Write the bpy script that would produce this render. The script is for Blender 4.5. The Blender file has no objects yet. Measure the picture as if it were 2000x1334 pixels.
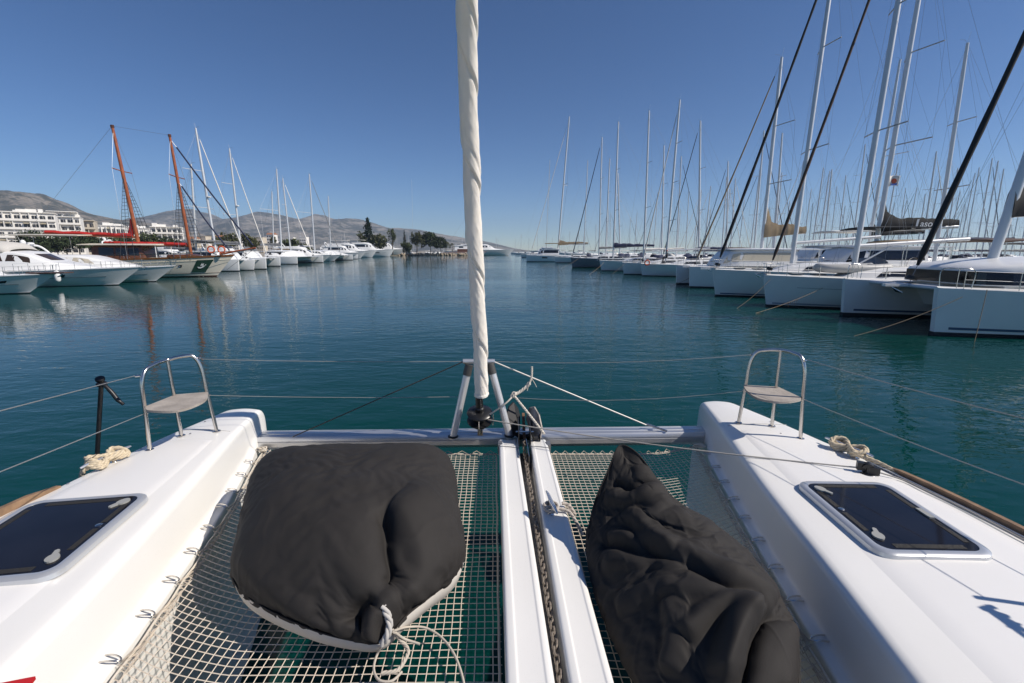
import bpy, bmesh, math, random
from math import sin, cos, pi, sqrt, radians, atan2
from mathutils import Vector, Matrix, noise
random.seed(7)
S = bpy.context.scene
COL = S.collection
H = 3.0                      # lens height above the water, metres
# ------------------------------------------------------------------ camera
cam_d = bpy.data.cameras.new('camera'); cam = bpy.data.objects.new('camera', cam_d); COL.objects.link(cam)
FPX = 889.0
PITCH = math.atan(177 / FPX)
cam_d.sensor_width = 36; cam_d.lens = 36 * FPX / 2000
cam_d.clip_start = 0.05; cam_d.clip_end = 20000
cam.location = (0, 0, H); cam.rotation_euler = (pi / 2 - PITCH, 0, 0)
S.camera = cam
# ------------------------------------------------------------------ sky, sun, exposure
TO_SUN = Vector((1.0, -0.24, 0.92)).normalized()
W = bpy.data.worlds.new('World'); S.world = W; W.use_nodes = True
wn = W.node_tree; bg = wn.nodes['Background']
sky = wn.nodes.new('ShaderNodeTexSky'); sky.sky_type = 'NISHITA'; sky.sun_disc = False
sky.sun_elevation = math.asin(TO_SUN.z); sky.sun_rotation = atan2(TO_SUN.x, TO_SUN.y)
sky.altitude = 0; sky.air_density = 0.75; sky.dust_density = 0.0; sky.ozone_density = 4.5
hsv = wn.nodes.new('ShaderNodeHueSaturation'); hsv.inputs['Saturation'].default_value = 1.12; hsv.inputs['Hue'].default_value = 0.505      # clear dry air: a deeper blue all over
wn.links.new(sky.outputs[0], hsv.inputs['Color']); wn.links.new(hsv.outputs[0], bg.inputs['Color']); bg.inputs['Strength'].default_value = 0.078
sun_d = bpy.data.lights.new('sun', 'SUN'); sun_d.energy = 4.3; sun_d.angle = radians(0.53); sun_d.color = (1.0, 0.925, 0.83)
sun = bpy.data.objects.new('sun', sun_d); COL.objects.link(sun)
sun.rotation_euler = (-TO_SUN).to_track_quat('-Z', 'Y').to_euler(); sun.location = (60, -10, 60)
S.view_settings.view_transform = 'Standard'; S.view_settings.look = 'None'
S.view_settings.exposure = 0.28; S.view_settings.gamma = 1.0; S.view_settings.use_curve_mapping = False
S.cycles.use_denoising = True
S.cycles.max_bounces = 8; S.cycles.transparent_max_bounces = 12; S.cycles.volume_bounces = 0
S.cycles.sample_clamp_indirect = 6; S.cycles.caustics_reflective = False; S.cycles.caustics_refractive = False
# ------------------------------------------------------------------ survey: sight lines of the photograph turned into places
def ray(x, y):
    u = (x - 1000) / FPX; v = (y - 667) / FPX
    return Vector((u, cos(PITCH) - v * sin(PITCH), -sin(PITCH) - v * cos(PITCH)))
def pz(x, y, z):             # point of a sight line at height z (absolute)
    d = ray(x, y); return Vector((0, 0, H)) + d * ((z - H) / d.z)
def py(x, y, Y):             # point of a sight line at distance Y
    d = ray(x, y); return Vector((0, 0, H)) + d * (Y / d.y)
# ------------------------------------------------------------------ materials
MATS = {}
def mat(name, col, rough=0.5, metal=0.0, spec=0.5, coat=0.0, var=0.0, vscale=8.0, bump=0.0, bscale=40.0, trans=0.0):
    if name in MATS: return MATS[name]
    m = bpy.data.materials.new(name); m.use_nodes = True; nt = m.node_tree; b = nt.nodes['Principled BSDF']
    b.inputs['Base Color'].default_value = (*col, 1); b.inputs['Roughness'].default_value = rough
    b.inputs['Metallic'].default_value = metal; b.inputs['Specular IOR Level'].default_value = spec
    b.inputs['Coat Weight'].default_value = coat; b.inputs['Transmission Weight'].default_value = trans
    if var or bump:
        tc = nt.nodes.new('ShaderNodeTexCoord')
    if var:
        n = nt.nodes.new('ShaderNodeTexNoise'); n.inputs['Scale'].default_value = vscale; n.inputs['Detail'].default_value = 6
        nt.links.new(tc.outputs['Object'], n.inputs['Vector'])
        r = nt.nodes.new('ShaderNodeValToRGB'); r.color_ramp.elements[0].position = 0.3; r.color_ramp.elements[1].position = 0.7
        r.color_ramp.elements[0].color = (*[max(0, c * (1 - var)) for c in col], 1)
        r.color_ramp.elements[1].color = (*[min(1, c * (1 + var)) for c in col], 1)
        nt.links.new(n.outputs['Fac'], r.inputs['Fac']); nt.links.new(r.outputs['Color'], b.inputs['Base Color'])
    if bump:
        n2 = nt.nodes.new('ShaderNodeTexNoise'); n2.inputs['Scale'].default_value = bscale; n2.inputs['Detail'].default_value = 4
        nt.links.new(tc.outputs['Object'], n2.inputs['Vector'])
        bp = nt.nodes.new('ShaderNodeBump'); bp.inputs['Strength'].default_value = bump; bp.inputs['Distance'].default_value = 0.01
        nt.links.new(n2.outputs['Fac'], bp.inputs['Height']); nt.links.new(bp.outputs['Normal'], b.inputs['Normal'])
    MATS[name] = m; return m
GEL = mat('gelcoat', (0.80, 0.785, 0.75), 0.3, var=0.03, vscale=1.3, bump=0.05, bscale=9)
GEL_OFF = mat('gelcoat_far', (0.76, 0.76, 0.75), 0.3, var=0.04, vscale=0.8)
CREAM = mat('cream_paint', (0.72, 0.66, 0.55), 0.4, var=0.06, vscale=0.6)
GREYHULL = mat('grey_hull', (0.16, 0.18, 0.21), 0.25)
PALEGREY = mat('pale_grey_hull', (0.55, 0.58, 0.6), 0.3)
BLACKP = mat('black_plastic', (0.012, 0.012, 0.013), 0.42)
BOOT = mat('antifouling', (0.012, 0.014, 0.02), 0.6)
STRIPE = mat('navy_stripe', (0.05, 0.09, 0.16), 0.35)
GLASS = mat('tinted_glass', (0.012, 0.014, 0.02), 0.06, spec=0.6)
ALU = mat('anodised_aluminium', (0.62, 0.63, 0.65), 0.36, metal=0.75, var=0.05, vscale=3)
MASTM = mat('mast_aluminium', (0.66, 0.67, 0.68), 0.42, metal=0.35)
MASTD = mat('mast_grey', (0.4, 0.41, 0.43), 0.45, metal=0.3)
STEEL = mat('stainless_steel', (0.64, 0.61, 0.57), 0.24, metal=1.0)
WIRE = mat('wire', (0.22, 0.23, 0.25), 0.4, metal=0.5)
WIREL = mat('wire_pale', (0.5, 0.5, 0.5), 0.4, metal=0.5)
WOODM = mat('red_brown_spar', (0.30, 0.085, 0.030), 0.4, var=0.2, vscale=2)
WOODD = mat('dark_varnish', (0.09, 0.035, 0.016), 0.3, var=0.3, vscale=3)
TANSAIL = mat('tan_canvas', (0.28, 0.21, 0.13), 0.85, var=0.12, vscale=2, bump=0.5, bscale=6)
NAVY = mat('navy_canvas', (0.015, 0.022, 0.06), 0.8, var=0.2, vscale=2)
BLACKC = mat('black_canvas', (0.016, 0.016, 0.017), 0.8, var=0.2, vscale=3)
GREYC = mat('grey_canvas', (0.2, 0.2, 0.2), 0.8, var=0.12, vscale=3)
REDC = mat('red_canvas', (0.42, 0.018, 0.014), 0.75, var=0.15, vscale=2)
WHITEC = mat('white_canvas', (0.74, 0.71, 0.66), 0.8, var=0.05, vscale=3)
BROWNC = mat('brown_canvas', (0.09, 0.055, 0.04), 0.8, var=0.15, vscale=3)
RUBBER = mat('grey_rubber', (0.38, 0.38, 0.37), 0.5, var=0.06, vscale=3)
ORANGE = mat('orange_plastic', (0.6, 0.12, 0.05), 0.5)
WHITEP = mat('white_plastic', (0.78, 0.78, 0.77), 0.35)
# ------------------------------------------------------------------ mesh builder
class MB:
    def __init__(s): s.v = []; s.f = []
    def add(s, vs, fs):
        o = len(s.v); s.v += [tuple(p) for p in vs]; s.f += [tuple(i + o for i in f) for f in fs]; return s
    def box(s, c, d, rz=0.0, taper=1.0):
        x, y, z = d[0] / 2, d[1] / 2, d[2] / 2; ca, sa = cos(rz), sin(rz); vs = []
        for k in (-1, 1):
            q = taper if k > 0 else 1
            for i, j in ((-1, -1), (1, -1), (1, 1), (-1, 1)):
                a, b = i * x * q, j * y * q; vs.append((c[0] + a * ca - b * sa, c[1] + a * sa + b * ca, c[2] + k * z))
        return s.add(vs, [(3, 2, 1, 0), (4, 5, 6, 7), (0, 1, 5, 4), (1, 2, 6, 5), (2, 3, 7, 6), (3, 0, 4, 7)])
    def tube(s, pts, r, n=8, caps=True, closed=False):
        pts = [Vector(p) for p in pts]; m = len(pts)
        rs = r if isinstance(r, (list, tuple)) else [r] * m
        up = None; rings = []
        for i in range(m):
            if closed: t = pts[(i + 1) % m] - pts[i - 1]
            else: t = pts[min(i + 1, m - 1)] - pts[max(i - 1, 0)]
            if t.length < 1e-9: t = Vector((0, 0, 1))
            t.normalize()
            if up is None: up = Vector((0, 0, 1)) if abs(t.z) < 0.9 else Vector((1, 0, 0))
            a = t.cross(up)
            if a.length < 1e-6: a = t.orthogonal()
            a.normalize(); b = a.cross(t); b.normalize(); up = b
            rings.append([pts[i] + (a * cos(2 * pi * k / n) + b * sin(2 * pi * k / n)) * rs[i] for k in range(n)])
        vs = [p for g in rings for p in g]; fs = []
        for i in range(m if closed else m - 1):
            j = (i + 1) % m
            for k in range(n):
                l = (k + 1) % n; fs.append((i * n + k, j * n + k, j * n + l, i * n + l)[::-1])
        if caps and not closed:
            fs.append(tuple(range(n))[::1]); fs.append(tuple((m - 1) * n + k for k in range(n))[::-1])
        return s.add(vs, fs)
    def loft(s, rings, closed=True, cap0=False, cap1=False, flip=False):
        n = len(rings[0]); vs = [p for g in rings for p in g]; fs = []
        for i in range(len(rings) - 1):
            for k in range(n if closed else n - 1):
                l = (k + 1) % n; q = (i * n + k, i * n + l, (i + 1) * n + l, (i + 1) * n + k); fs.append(q[::-1] if flip else q)
        if cap0: fs.append(tuple(range(n))[::-1] if not flip else tuple(range(n)))
        if cap1:
            e = tuple((len(rings) - 1) * n + k for k in range(n)); fs.append(e if not flip else e[::-1])
        return s.add(vs, fs)
    def lathe(s, prof, c=(0, 0, 0), n=16, axis=None):
        M = Matrix.Identity(3)
        if axis is not None: M = Vector(axis).normalized().to_track_quat('Z', 'Y').to_matrix()
        c = Vector(c); rings = [[c + M @ Vector((r * cos(2 * pi * k / n), r * sin(2 * pi * k / n), z)) for k in range(n)] for r, z in prof]
        return s.loft(rings, cap0=True, cap1=True)
    def prism(s, poly, z0, z1):
        n = len(poly); vs = [(p[0], p[1], z0) for p in poly] + [(p[0], p[1], z1) for p in poly]
        fs = [tuple(range(n))[::-1], tuple(range(n, 2 * n))] + [(i, (i + 1) % n, (i + 1) % n + n, i + n) for i in range(n)]
        return s.add(vs, fs)
    def plate(s, poly, nrm, th):       # a polygon of 3-D points given a thickness along nrm
        n = len(poly); d = Vector(nrm).normalized() * th; a = [Vector(p) for p in poly]; b = [p + d for p in a]
        return s.add(a + b, [tuple(range(n))[::-1], tuple(range(n, 2 * n))] + [(i, (i + 1) % n, (i + 1) % n + n, i + n) for i in range(n)])
    def build(s, name, m, parent=None, smooth=None, loc=None):
        me = bpy.data.meshes.new(name); me.from_pydata(s.v, [], s.f); me.materials.append(m)
        bm = bmesh.new(); bm.from_mesh(me); bmesh.ops.recalc_face_normals(bm, faces=bm.faces); bm.to_mesh(me); bm.free()
        o = bpy.data.objects.new(name, me); COL.objects.link(o)
        if parent is not None: o.parent = parent
        if loc is not None: o.location = loc
        if smooth is not None:
            me.polygons.foreach_set('use_smooth', [True] * len(me.polygons))
            if smooth < 180: me.set_sharp_from_angle(angle=radians(smooth))
        return o
def tag(o, label=None, cat=None, group=None, kind=None):
    if label: o['label'] = label
    if cat: o['category'] = cat
    if group: o['group'] = group
    if kind: o['kind'] = kind
    return o
def thing(name, label, cat, loc=(0, 0, 0), rz=0.0, group=None):
    o = bpy.data.objects.new(name, None); o.empty_display_size = 0.2; COL.objects.link(o); o.location = loc; o.rotation_euler = (0, 0, rz)
    return tag(o, label, cat, group)
def lerp(a, b, t): return a + (b - a) * t
def interp(tab, x):
    if x <= tab[0][0]: return tab[0][1]
    for (a, p), (b, q) in zip(tab, tab[1:]):
        if x <= b: return lerp(p, q, (x - a) / (b - a))
    return tab[-1][1]
def smooth_tab(tab, x):      # Catmull-Rom through the table
    n = len(tab)
    if x <= tab[0][0]:
        (a, p), (b, q) = tab[0], tab[1]; return p + (q - p) * (x - a) / (b - a)
    if x >= tab[-1][0]:
        (a, p), (b, q) = tab[-2], tab[-1]; return q + (q - p) * (x - b) / (b - a)
    for i in range(n - 1):
        if tab[i][0] <= x <= tab[i + 1][0]:
            x0, y0 = tab[i]; x1, y1 = tab[i + 1]; h = x1 - x0; t = (x - x0) / h
            m0 = (y1 - tab[i - 1][1]) / (x1 - tab[i - 1][0]) if i > 0 else (y1 - y0) / h
            m1 = (tab[i + 2][1] - y0) / (tab[i + 2][0] - x0) if i < n - 2 else (y1 - y0) / h
            return (2*t**3 - 3*t*t + 1) * y0 + (t**3 - 2*t*t + t) * h * m0 + (-2*t**3 + 3*t*t) * y1 + (t**3 - t*t) * h * m1
def spline(pts, per=8, closed=False):
    P = [Vector(p) for p in pts]; n = len(P); out = []
    for i in range(n if closed else n - 1):
        g = (lambda k: P[k % n]) if closed else (lambda k: P[max(0, min(n - 1, k))])
        a, b, c, d = g(i - 1), g(i), g(i + 1), g(i + 2)
        for k in range(per):
            t = k / per; out.append(0.5 * ((2 * b) + (c - a) * t + (2 * a - 5 * b + 4 * c - d) * t * t + (3 * b - a - 3 * c + d) * t ** 3))
    if not closed: out.append(P[-1])
    return out
def round_poly(pts, rad, n=4):   # rounds the corners of an open polyline of 2-D points
    P = [Vector((p[0], p[1])) for p in pts]; out = [P[0]]
    for i in range(1, len(P) - 1):
        a, b, c = P[i - 1], P[i], P[i + 1]; r = rad[i] if isinstance(rad, (list, tuple)) else rad
        d1 = min(r, (a - b).length * 0.49); d2 = min(r, (c - b).length * 0.49)
        p, q = b + (a - b).normalized() * d1, b + (c - b).normalized() * d2
        for k in range(n + 1):
            t = k / n; out.append(p * (1 - t) ** 2 + b * 2 * t * (1 - t) + q * t * t)
    out.append(P[-1]); return out
def rrect(w, h, r, n=5):
    out = []
    for cx, cy, a0 in ((w/2-r, h/2-r, 0), (-w/2+r, h/2-r, pi/2), (-w/2+r, -h/2+r, pi), (w/2-r, -h/2+r, 1.5*pi)):
        for k in range(n + 1): a = a0 + pi / 2 * k / n; out.append((cx + r * cos(a), cy + r * sin(a)))
    return out
def sag(a, b, d, n=10):
    a, b = Vector(a), Vector(b); return [a.lerp(b, i / n) + Vector((0, 0, -d * 4 * (i / n) * (1 - i / n))) for i in range(n + 1)]
def rope_mesh(mb, pts, r, pitch=None, strands=3, per=6):
    """three twisted strands along a polyline"""
    P = [Vector(p) for p in pts]; L = [0]
    for a, b in zip(P, P[1:]): L.append(L[-1] + (b - a).length)
    pitch = pitch or r * 7; n = max(4, int(L[-1] / (pitch / 7)))
    C = []; j = 0
    for i in range(n + 1):
        s = L[-1] * i / n
        while j < len(P) - 2 and L[j + 1] < s: j += 1
        C.append(P[j].lerp(P[j + 1], (s - L[j]) / max(1e-9, L[j + 1] - L[j])))
    up = Vector((0.13, 0.2, 1)); fr = []
    for i in range(n + 1):
        t = (C[min(i + 1, n)] - C[max(i - 1, 0)]).normalized(); a = t.cross(up)
        if a.length < 1e-6: a = t.orthogonal()
        a.normalize(); b = a.cross(t); up = b; fr.append((a, b))
    for k in range(strands):
        q = []
        for i in range(n + 1):
            ang = 2 * pi * k / strands + 2 * pi * (L[-1] * i / n) / pitch
            q.append(C[i] + (fr[i][0] * cos(ang) + fr[i][1] * sin(ang)) * r * 0.52)
        mb.tube(q, r * 0.55, per)
    return mb
# ================================================================== SETTING: water, haze-free near field, terrain
def water_material():
    m = bpy.data.materials.new('harbour_water'); m.use_nodes = True; nt = m.node_tree; b = nt.nodes['Principled BSDF']
    b.inputs['Roughness'].default_value = 0.03; b.inputs['IOR'].default_value = 1.333; b.inputs['Specular IOR Level'].default_value = 0.24
    g = nt.nodes.new('ShaderNodeNewGeometry')
    def noise_(sx, sy, scale, detail, dist=0.0, rot=0.0):
        mp = nt.nodes.new('ShaderNodeMapping'); mp.inputs['Scale'].default_value = (sx, sy, 1); mp.inputs['Rotation'].default_value = (0, 0, rot)
        nt.links.new(g.outputs['Position'], mp.inputs['Vector'])
        n = nt.nodes.new('ShaderNodeTexNoise'); n.inputs['Scale'].default_value = scale; n.inputs['Detail'].default_value = detail
        n.inputs['Roughness'].default_value = 0.45; n.inputs['Distortion'].default_value = dist
        nt.links.new(mp.outputs[0], n.inputs['Vector']); return n.outputs['Fac']
    def mul(a, k):
        x = nt.nodes.new('ShaderNodeMath'); x.operation = 'MULTIPLY'; nt.links.new(a, x.inputs[0])
        if isinstance(k, float): x.inputs[1].default_value = k
        else: nt.links.new(k, x.inputs[1])
        return x.outputs[0]
    def add(a, c):
        x = nt.nodes.new('ShaderNodeMath'); x.operation = 'ADD'; nt.links.new(a, x.inputs[0]); nt.links.new(c, x.inputs[1]); return x.outputs[0]
    rip = mul(noise_(1.0, 1.9, 3.2, 2.5, 0.4, 0.25), 0.018)
    mid = mul(noise_(1.0, 2.2, 0.9, 2.0, 0.3, -0.15), 0.038)
    big = mul(noise_(0.6, 1.0, 0.16, 2.0, 0.2, 0.1), 0.08)
    # wind patches: some water is smoother than the rest
    pt = noise_(0.35, 1.0, 0.05, 3.0, 0.5, 0.3)
    mr = nt.nodes.new('ShaderNodeMapRange'); mr.inputs[1].default_value = 0.35; mr.inputs[2].default_value = 0.65
    mr.inputs[3].default_value = 0.30; mr.inputs[4].default_value = 1.25; nt.links.new(pt, mr.inputs[0])
    sx_ = nt.nodes.new('ShaderNodeSeparateXYZ'); nt.links.new(g.outputs['Position'], sx_.inputs[0])      # the far bank shelters its side of the basin
    sh_ = nt.nodes.new('ShaderNodeMapRange'); sh_.inputs[1].default_value = -26; sh_.inputs[2].default_value = 4; sh_.inputs[3].default_value = 0.40; sh_.inputs[4].default_value = 1.0; sh_.interpolation_type = 'SMOOTHSTEP'
    nt.links.new(sx_.outputs[0], sh_.inputs[0])
    h = mul(add(mul(add(rip, mid), mr.outputs[0]), big), sh_.outputs[0])
    bp = nt.nodes.new('ShaderNodeBump'); bp.inputs['Strength'].default_value = 1.0; bp.inputs['Distance'].default_value = 1.0
    nt.links.new(h, bp.inputs['Height']); nt.links.new(bp.outputs['Normal'], b.inputs['Normal'])
    # murky body colour, a little uneven
    n = noise_(1, 1, 0.08, 3.0)
    r = nt.nodes.new('ShaderNodeValToRGB'); r.color_ramp.elements[0].position = 0.35; r.color_ramp.elements[1].position = 0.65
    r.color_ramp.elements[0].color = (0.0008, 0.036, 0.031, 1); r.color_ramp.elements[1].color = (0.0014, 0.043, 0.040, 1)
    nt.links.new(n, r.inputs['Fac']); nt.links.new(r.outputs['Color'], b.inputs['Base Color'])
    return m
w = MB(); w.add([(-6000, -600, 0), (6000, -600, 0), (6000, 9000, 0), (-6000, 9000, 0)], [(0, 1, 2, 3)])
water = tag(w.build('water', water_material()), 'calm teal harbour water with fine ripples', kind='structure')

def hill_material(name, rock, scrub, sc):
    m = bpy.data.materials.new(name); m.use_nodes = True; nt = m.node_tree; b = nt.nodes['Principled BSDF']; b.inputs['Roughness'].default_value = 0.95
    b.inputs['Specular IOR Level'].default_value = 0.1
    g = nt.nodes.new('ShaderNodeNewGeometry')
    n1 = nt.nodes.new('ShaderNodeTexNoise'); n1.inputs['Scale'].default_value = sc; n1.inputs['Detail'].default_value = 9; n1.inputs['Roughness'].default_value = 0.7
    n2 = nt.nodes.new('ShaderNodeTexNoise'); n2.inputs['Scale'].default_value = sc * 7; n2.inputs['Detail'].default_value = 5
    for n in (n1, n2): nt.links.new(g.outputs['Position'], n.inputs['Vector'])
    mx = nt.nodes.new('ShaderNodeMath'); mx.operation = 'MULTIPLY_ADD'; mx.inputs[1].default_value = 0.45; nt.links.new(n2.outputs['Fac'], mx.inputs[0])
    nt.links.new(n1.outputs['Fac'], mx.inputs[2])
    r = nt.nodes.new('ShaderNodeValToRGB'); r.color_ramp.elements[0].position = 0.66; r.color_ramp.elements[1].position = 0.82
    r.color_ramp.elements[0].color = (*scrub, 1); r.color_ramp.elements[1].color = (*rock, 1)
    nt.links.new(mx.outputs[0], r.inputs['Fac']); nt.links.new(r.outputs['Color'], b.inputs['Base Color'])
    return m
def hill(name, label, ridge, Y, depth, m, seed, rough):
    """ridge: (photo x, photo y) of the skyline; a ridge of that skyline at distance Y, sloping down on both sides"""
    xs = [ridge[0][0] + (ridge[-1][0] - ridge[0][0]) * i / 110 for i in range(111)]
    rings = []
    for x in xs:
        y_ = smooth_tab(ridge, x); top = py(x, y_, Y); col = []
        hz = max(2.0, top.z)
        for j in range(25):
            t = j / 24 * 1.5 - 1.0          # -1 foot in front, 0 ridge, .5 behind
            d = depth * t; f = (0.5 + 0.5 * cos(pi * min(1, abs(t)))) ** 0.85
            p = Vector((top.x * (1 + d / Y * 0.4), Y + d, 0))
            nz = noise.fractal(Vector((p.x * rough + seed, p.y * rough * 0.7, 0)), 0.9, 2.1, 6)
            gully = abs(noise.noise(Vector((p.x * rough * 1.5 + seed * 2, t * 1.5, 5))))
            z = hz * f * (1 + 0.13 * nz * (0 if abs(t) < 0.03 else 1) - 0.25 * gully * (1 - f) * 2 * f) + nz * hz * 0.02
            col.append((p.x, p.y, max(-3, z) if abs(t) < 0.97 else -3))
        rings.append(col)
    mb = MB(); mb.loft(rings, closed=False)
    return tag(mb.build(name, m, smooth=180), label, kind='structure')
hm1 = hill_material('dry_hillside', (0.25, 0.215, 0.17), (0.065, 0.065, 0.045), 0.012)
hm2 = hill_material('limestone_hillside', (0.28, 0.255, 0.22), (0.075, 0.08, 0.07), 0.006)
hill('hills', 'long distant limestone ridge', [(255, 452), (290, 437), (310, 428), (345, 415), (370, 411), (395, 416), (420, 427), (450, 432), (480, 424), (520, 418), (545, 420), (575, 427), (600, 427),
     (622, 421), (640, 424), (665, 430), (700, 431), (730, 440), (770, 447), (810, 450), (850, 456), (900, 464), (950, 473), (1010, 486), (1060, 492)], 3400, 1500, hm2, 3, 0.0035)
hill('hills', 'dry brown hillside with scrub, nearer than the ridge', [(-700, 430), (-350, 400), (-120, 383), (-40, 376), (30, 375), (62, 381), (100, 392), (150, 409), (200, 423), (245, 430), (290, 436), (335, 447), (390, 462), (440, 478), (480, 489)], 2000, 900, hm1, 11, 0.006)
# low shore behind the boats of the far bank, with its quay edge
shore = [(-60.5, 20), (-60.5, 60), (-66, 90), (-74, 140), (-80, 230), (-84, 285), (-60, 292), (-44, 296), (-34, 303), (-30, 312), (-33, 330), (-90, 420), (-120, 1200), (-2600, 1200), (-2600, -200), (-61, -200)]
GROUND = mat('dusty_ground', (0.30, 0.26, 0.20), 0.95, var=0.25, vscale=0.05)
s_ = MB(); s_.prism(shore[::-1], -2.0, 1.0)
tag(s_.build('ground', GROUND), 'low shore behind the moored boats', kind='structure')
# pier behind the near row of sailing boats
PIERM = mat('pier_concrete', (0.34, 0.33, 0.31), 0.9, var=0.15, vscale=0.3)
s_ = MB(); s_.box((31.5, 120, 0.35), (4.0, 260, 1.3)); tag(s_.build('pier', PIERM), 'concrete pier behind the row of sailing boats', kind='structure')
# air
hz = MB(); hz.box((0, 1900, 129), (9000, 4600, 260))
HZ = bpy.data.materials.new('air'); HZ.use_nodes = True; HZ.node_tree.nodes.clear()
_o = HZ.node_tree.nodes.new('ShaderNodeOutputMaterial'); _v = HZ.node_tree.nodes.new('ShaderNodeVolumePrincipled')
_v.inputs['Color'].default_value = (0.62, 0.78, 1.0, 1); _v.inputs['Density'].default_value = 0.00015; _v.inputs['Anisotropy'].default_value = 0.2
HZ.node_tree.links.new(_v.outputs[0], _o.inputs['Volume'])
HAZE_ON = True
if HAZE_ON: tag(hz.build('haze', HZ), 'thin sea air', kind='stuff')
# ================================================================== OUR CATAMARAN'S FOREDECK
boat = thing('catamaran', 'white catamaran foredeck with twin bows, net trampolines and seat pulpits under the viewer', 'catamaran')
ZD = 1.58; ZN = 1.25; ZB = 1.40           # deck, trampoline, centre beams (absolute heights)
def tabs(sign):
    if sign > 0: return dict(out=[(-1.5, 2.78), (1.0, 2.70), (2.08, 2.62), (2.8, 2.50), (3.245, 2.385), (3.73, 2.25), (4.3, 2.05)],
        inn=[(-1.5, 1.0), (0.5, 1.235), (1.272, 1.355), (1.8, 1.44), (2.5, 1.535), (2.95, 1.612), (3.33, 1.68), (3.755, 1.755), (4.3, 1.84)],
        hook=[(-1.5, 0.92), (0.5, 1.13), (1.2, 1.255), (1.72, 1.345), (1.955, 1.382), (2.66, 1.488), (3.6, 1.646), (4.3, 1.74)], end=4.27)
    return dict(out=[(-1.5, -2.92), (1.0, -2.87), (2.315, -2.82), (2.53, -2.80), (3.245, -2.735), (3.5, -2.69), (4.05, -2.57)],
        inn=[(-1.5, -1.3), (0.5, -1.62), (1.296, -1.742), (1.685, -1.805), (2.57, -2.0), (3.53, -2.22), (4.05, -2.31)],
        hook=[(-1.5, -1.1), (0.5, -1.47), (1.62, -1.675), (2.094, -1.77), (2.785, -1.94), (3.67, -2.2), (4.05, -2.26)], end=4.06)
TB = {1: tabs(1), -1: tabs(-1)}
def TV(sign, key, y): return smooth_tab(TB[sign][key], y)
def zdeck(sign, x, y):
    a, b = TV(sign, 'inn', y), TV(sign, 'out', y); s = max(0, min(1, (x - a) / (b - a))); return ZD + 0.018 * sin(pi * s)
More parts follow.
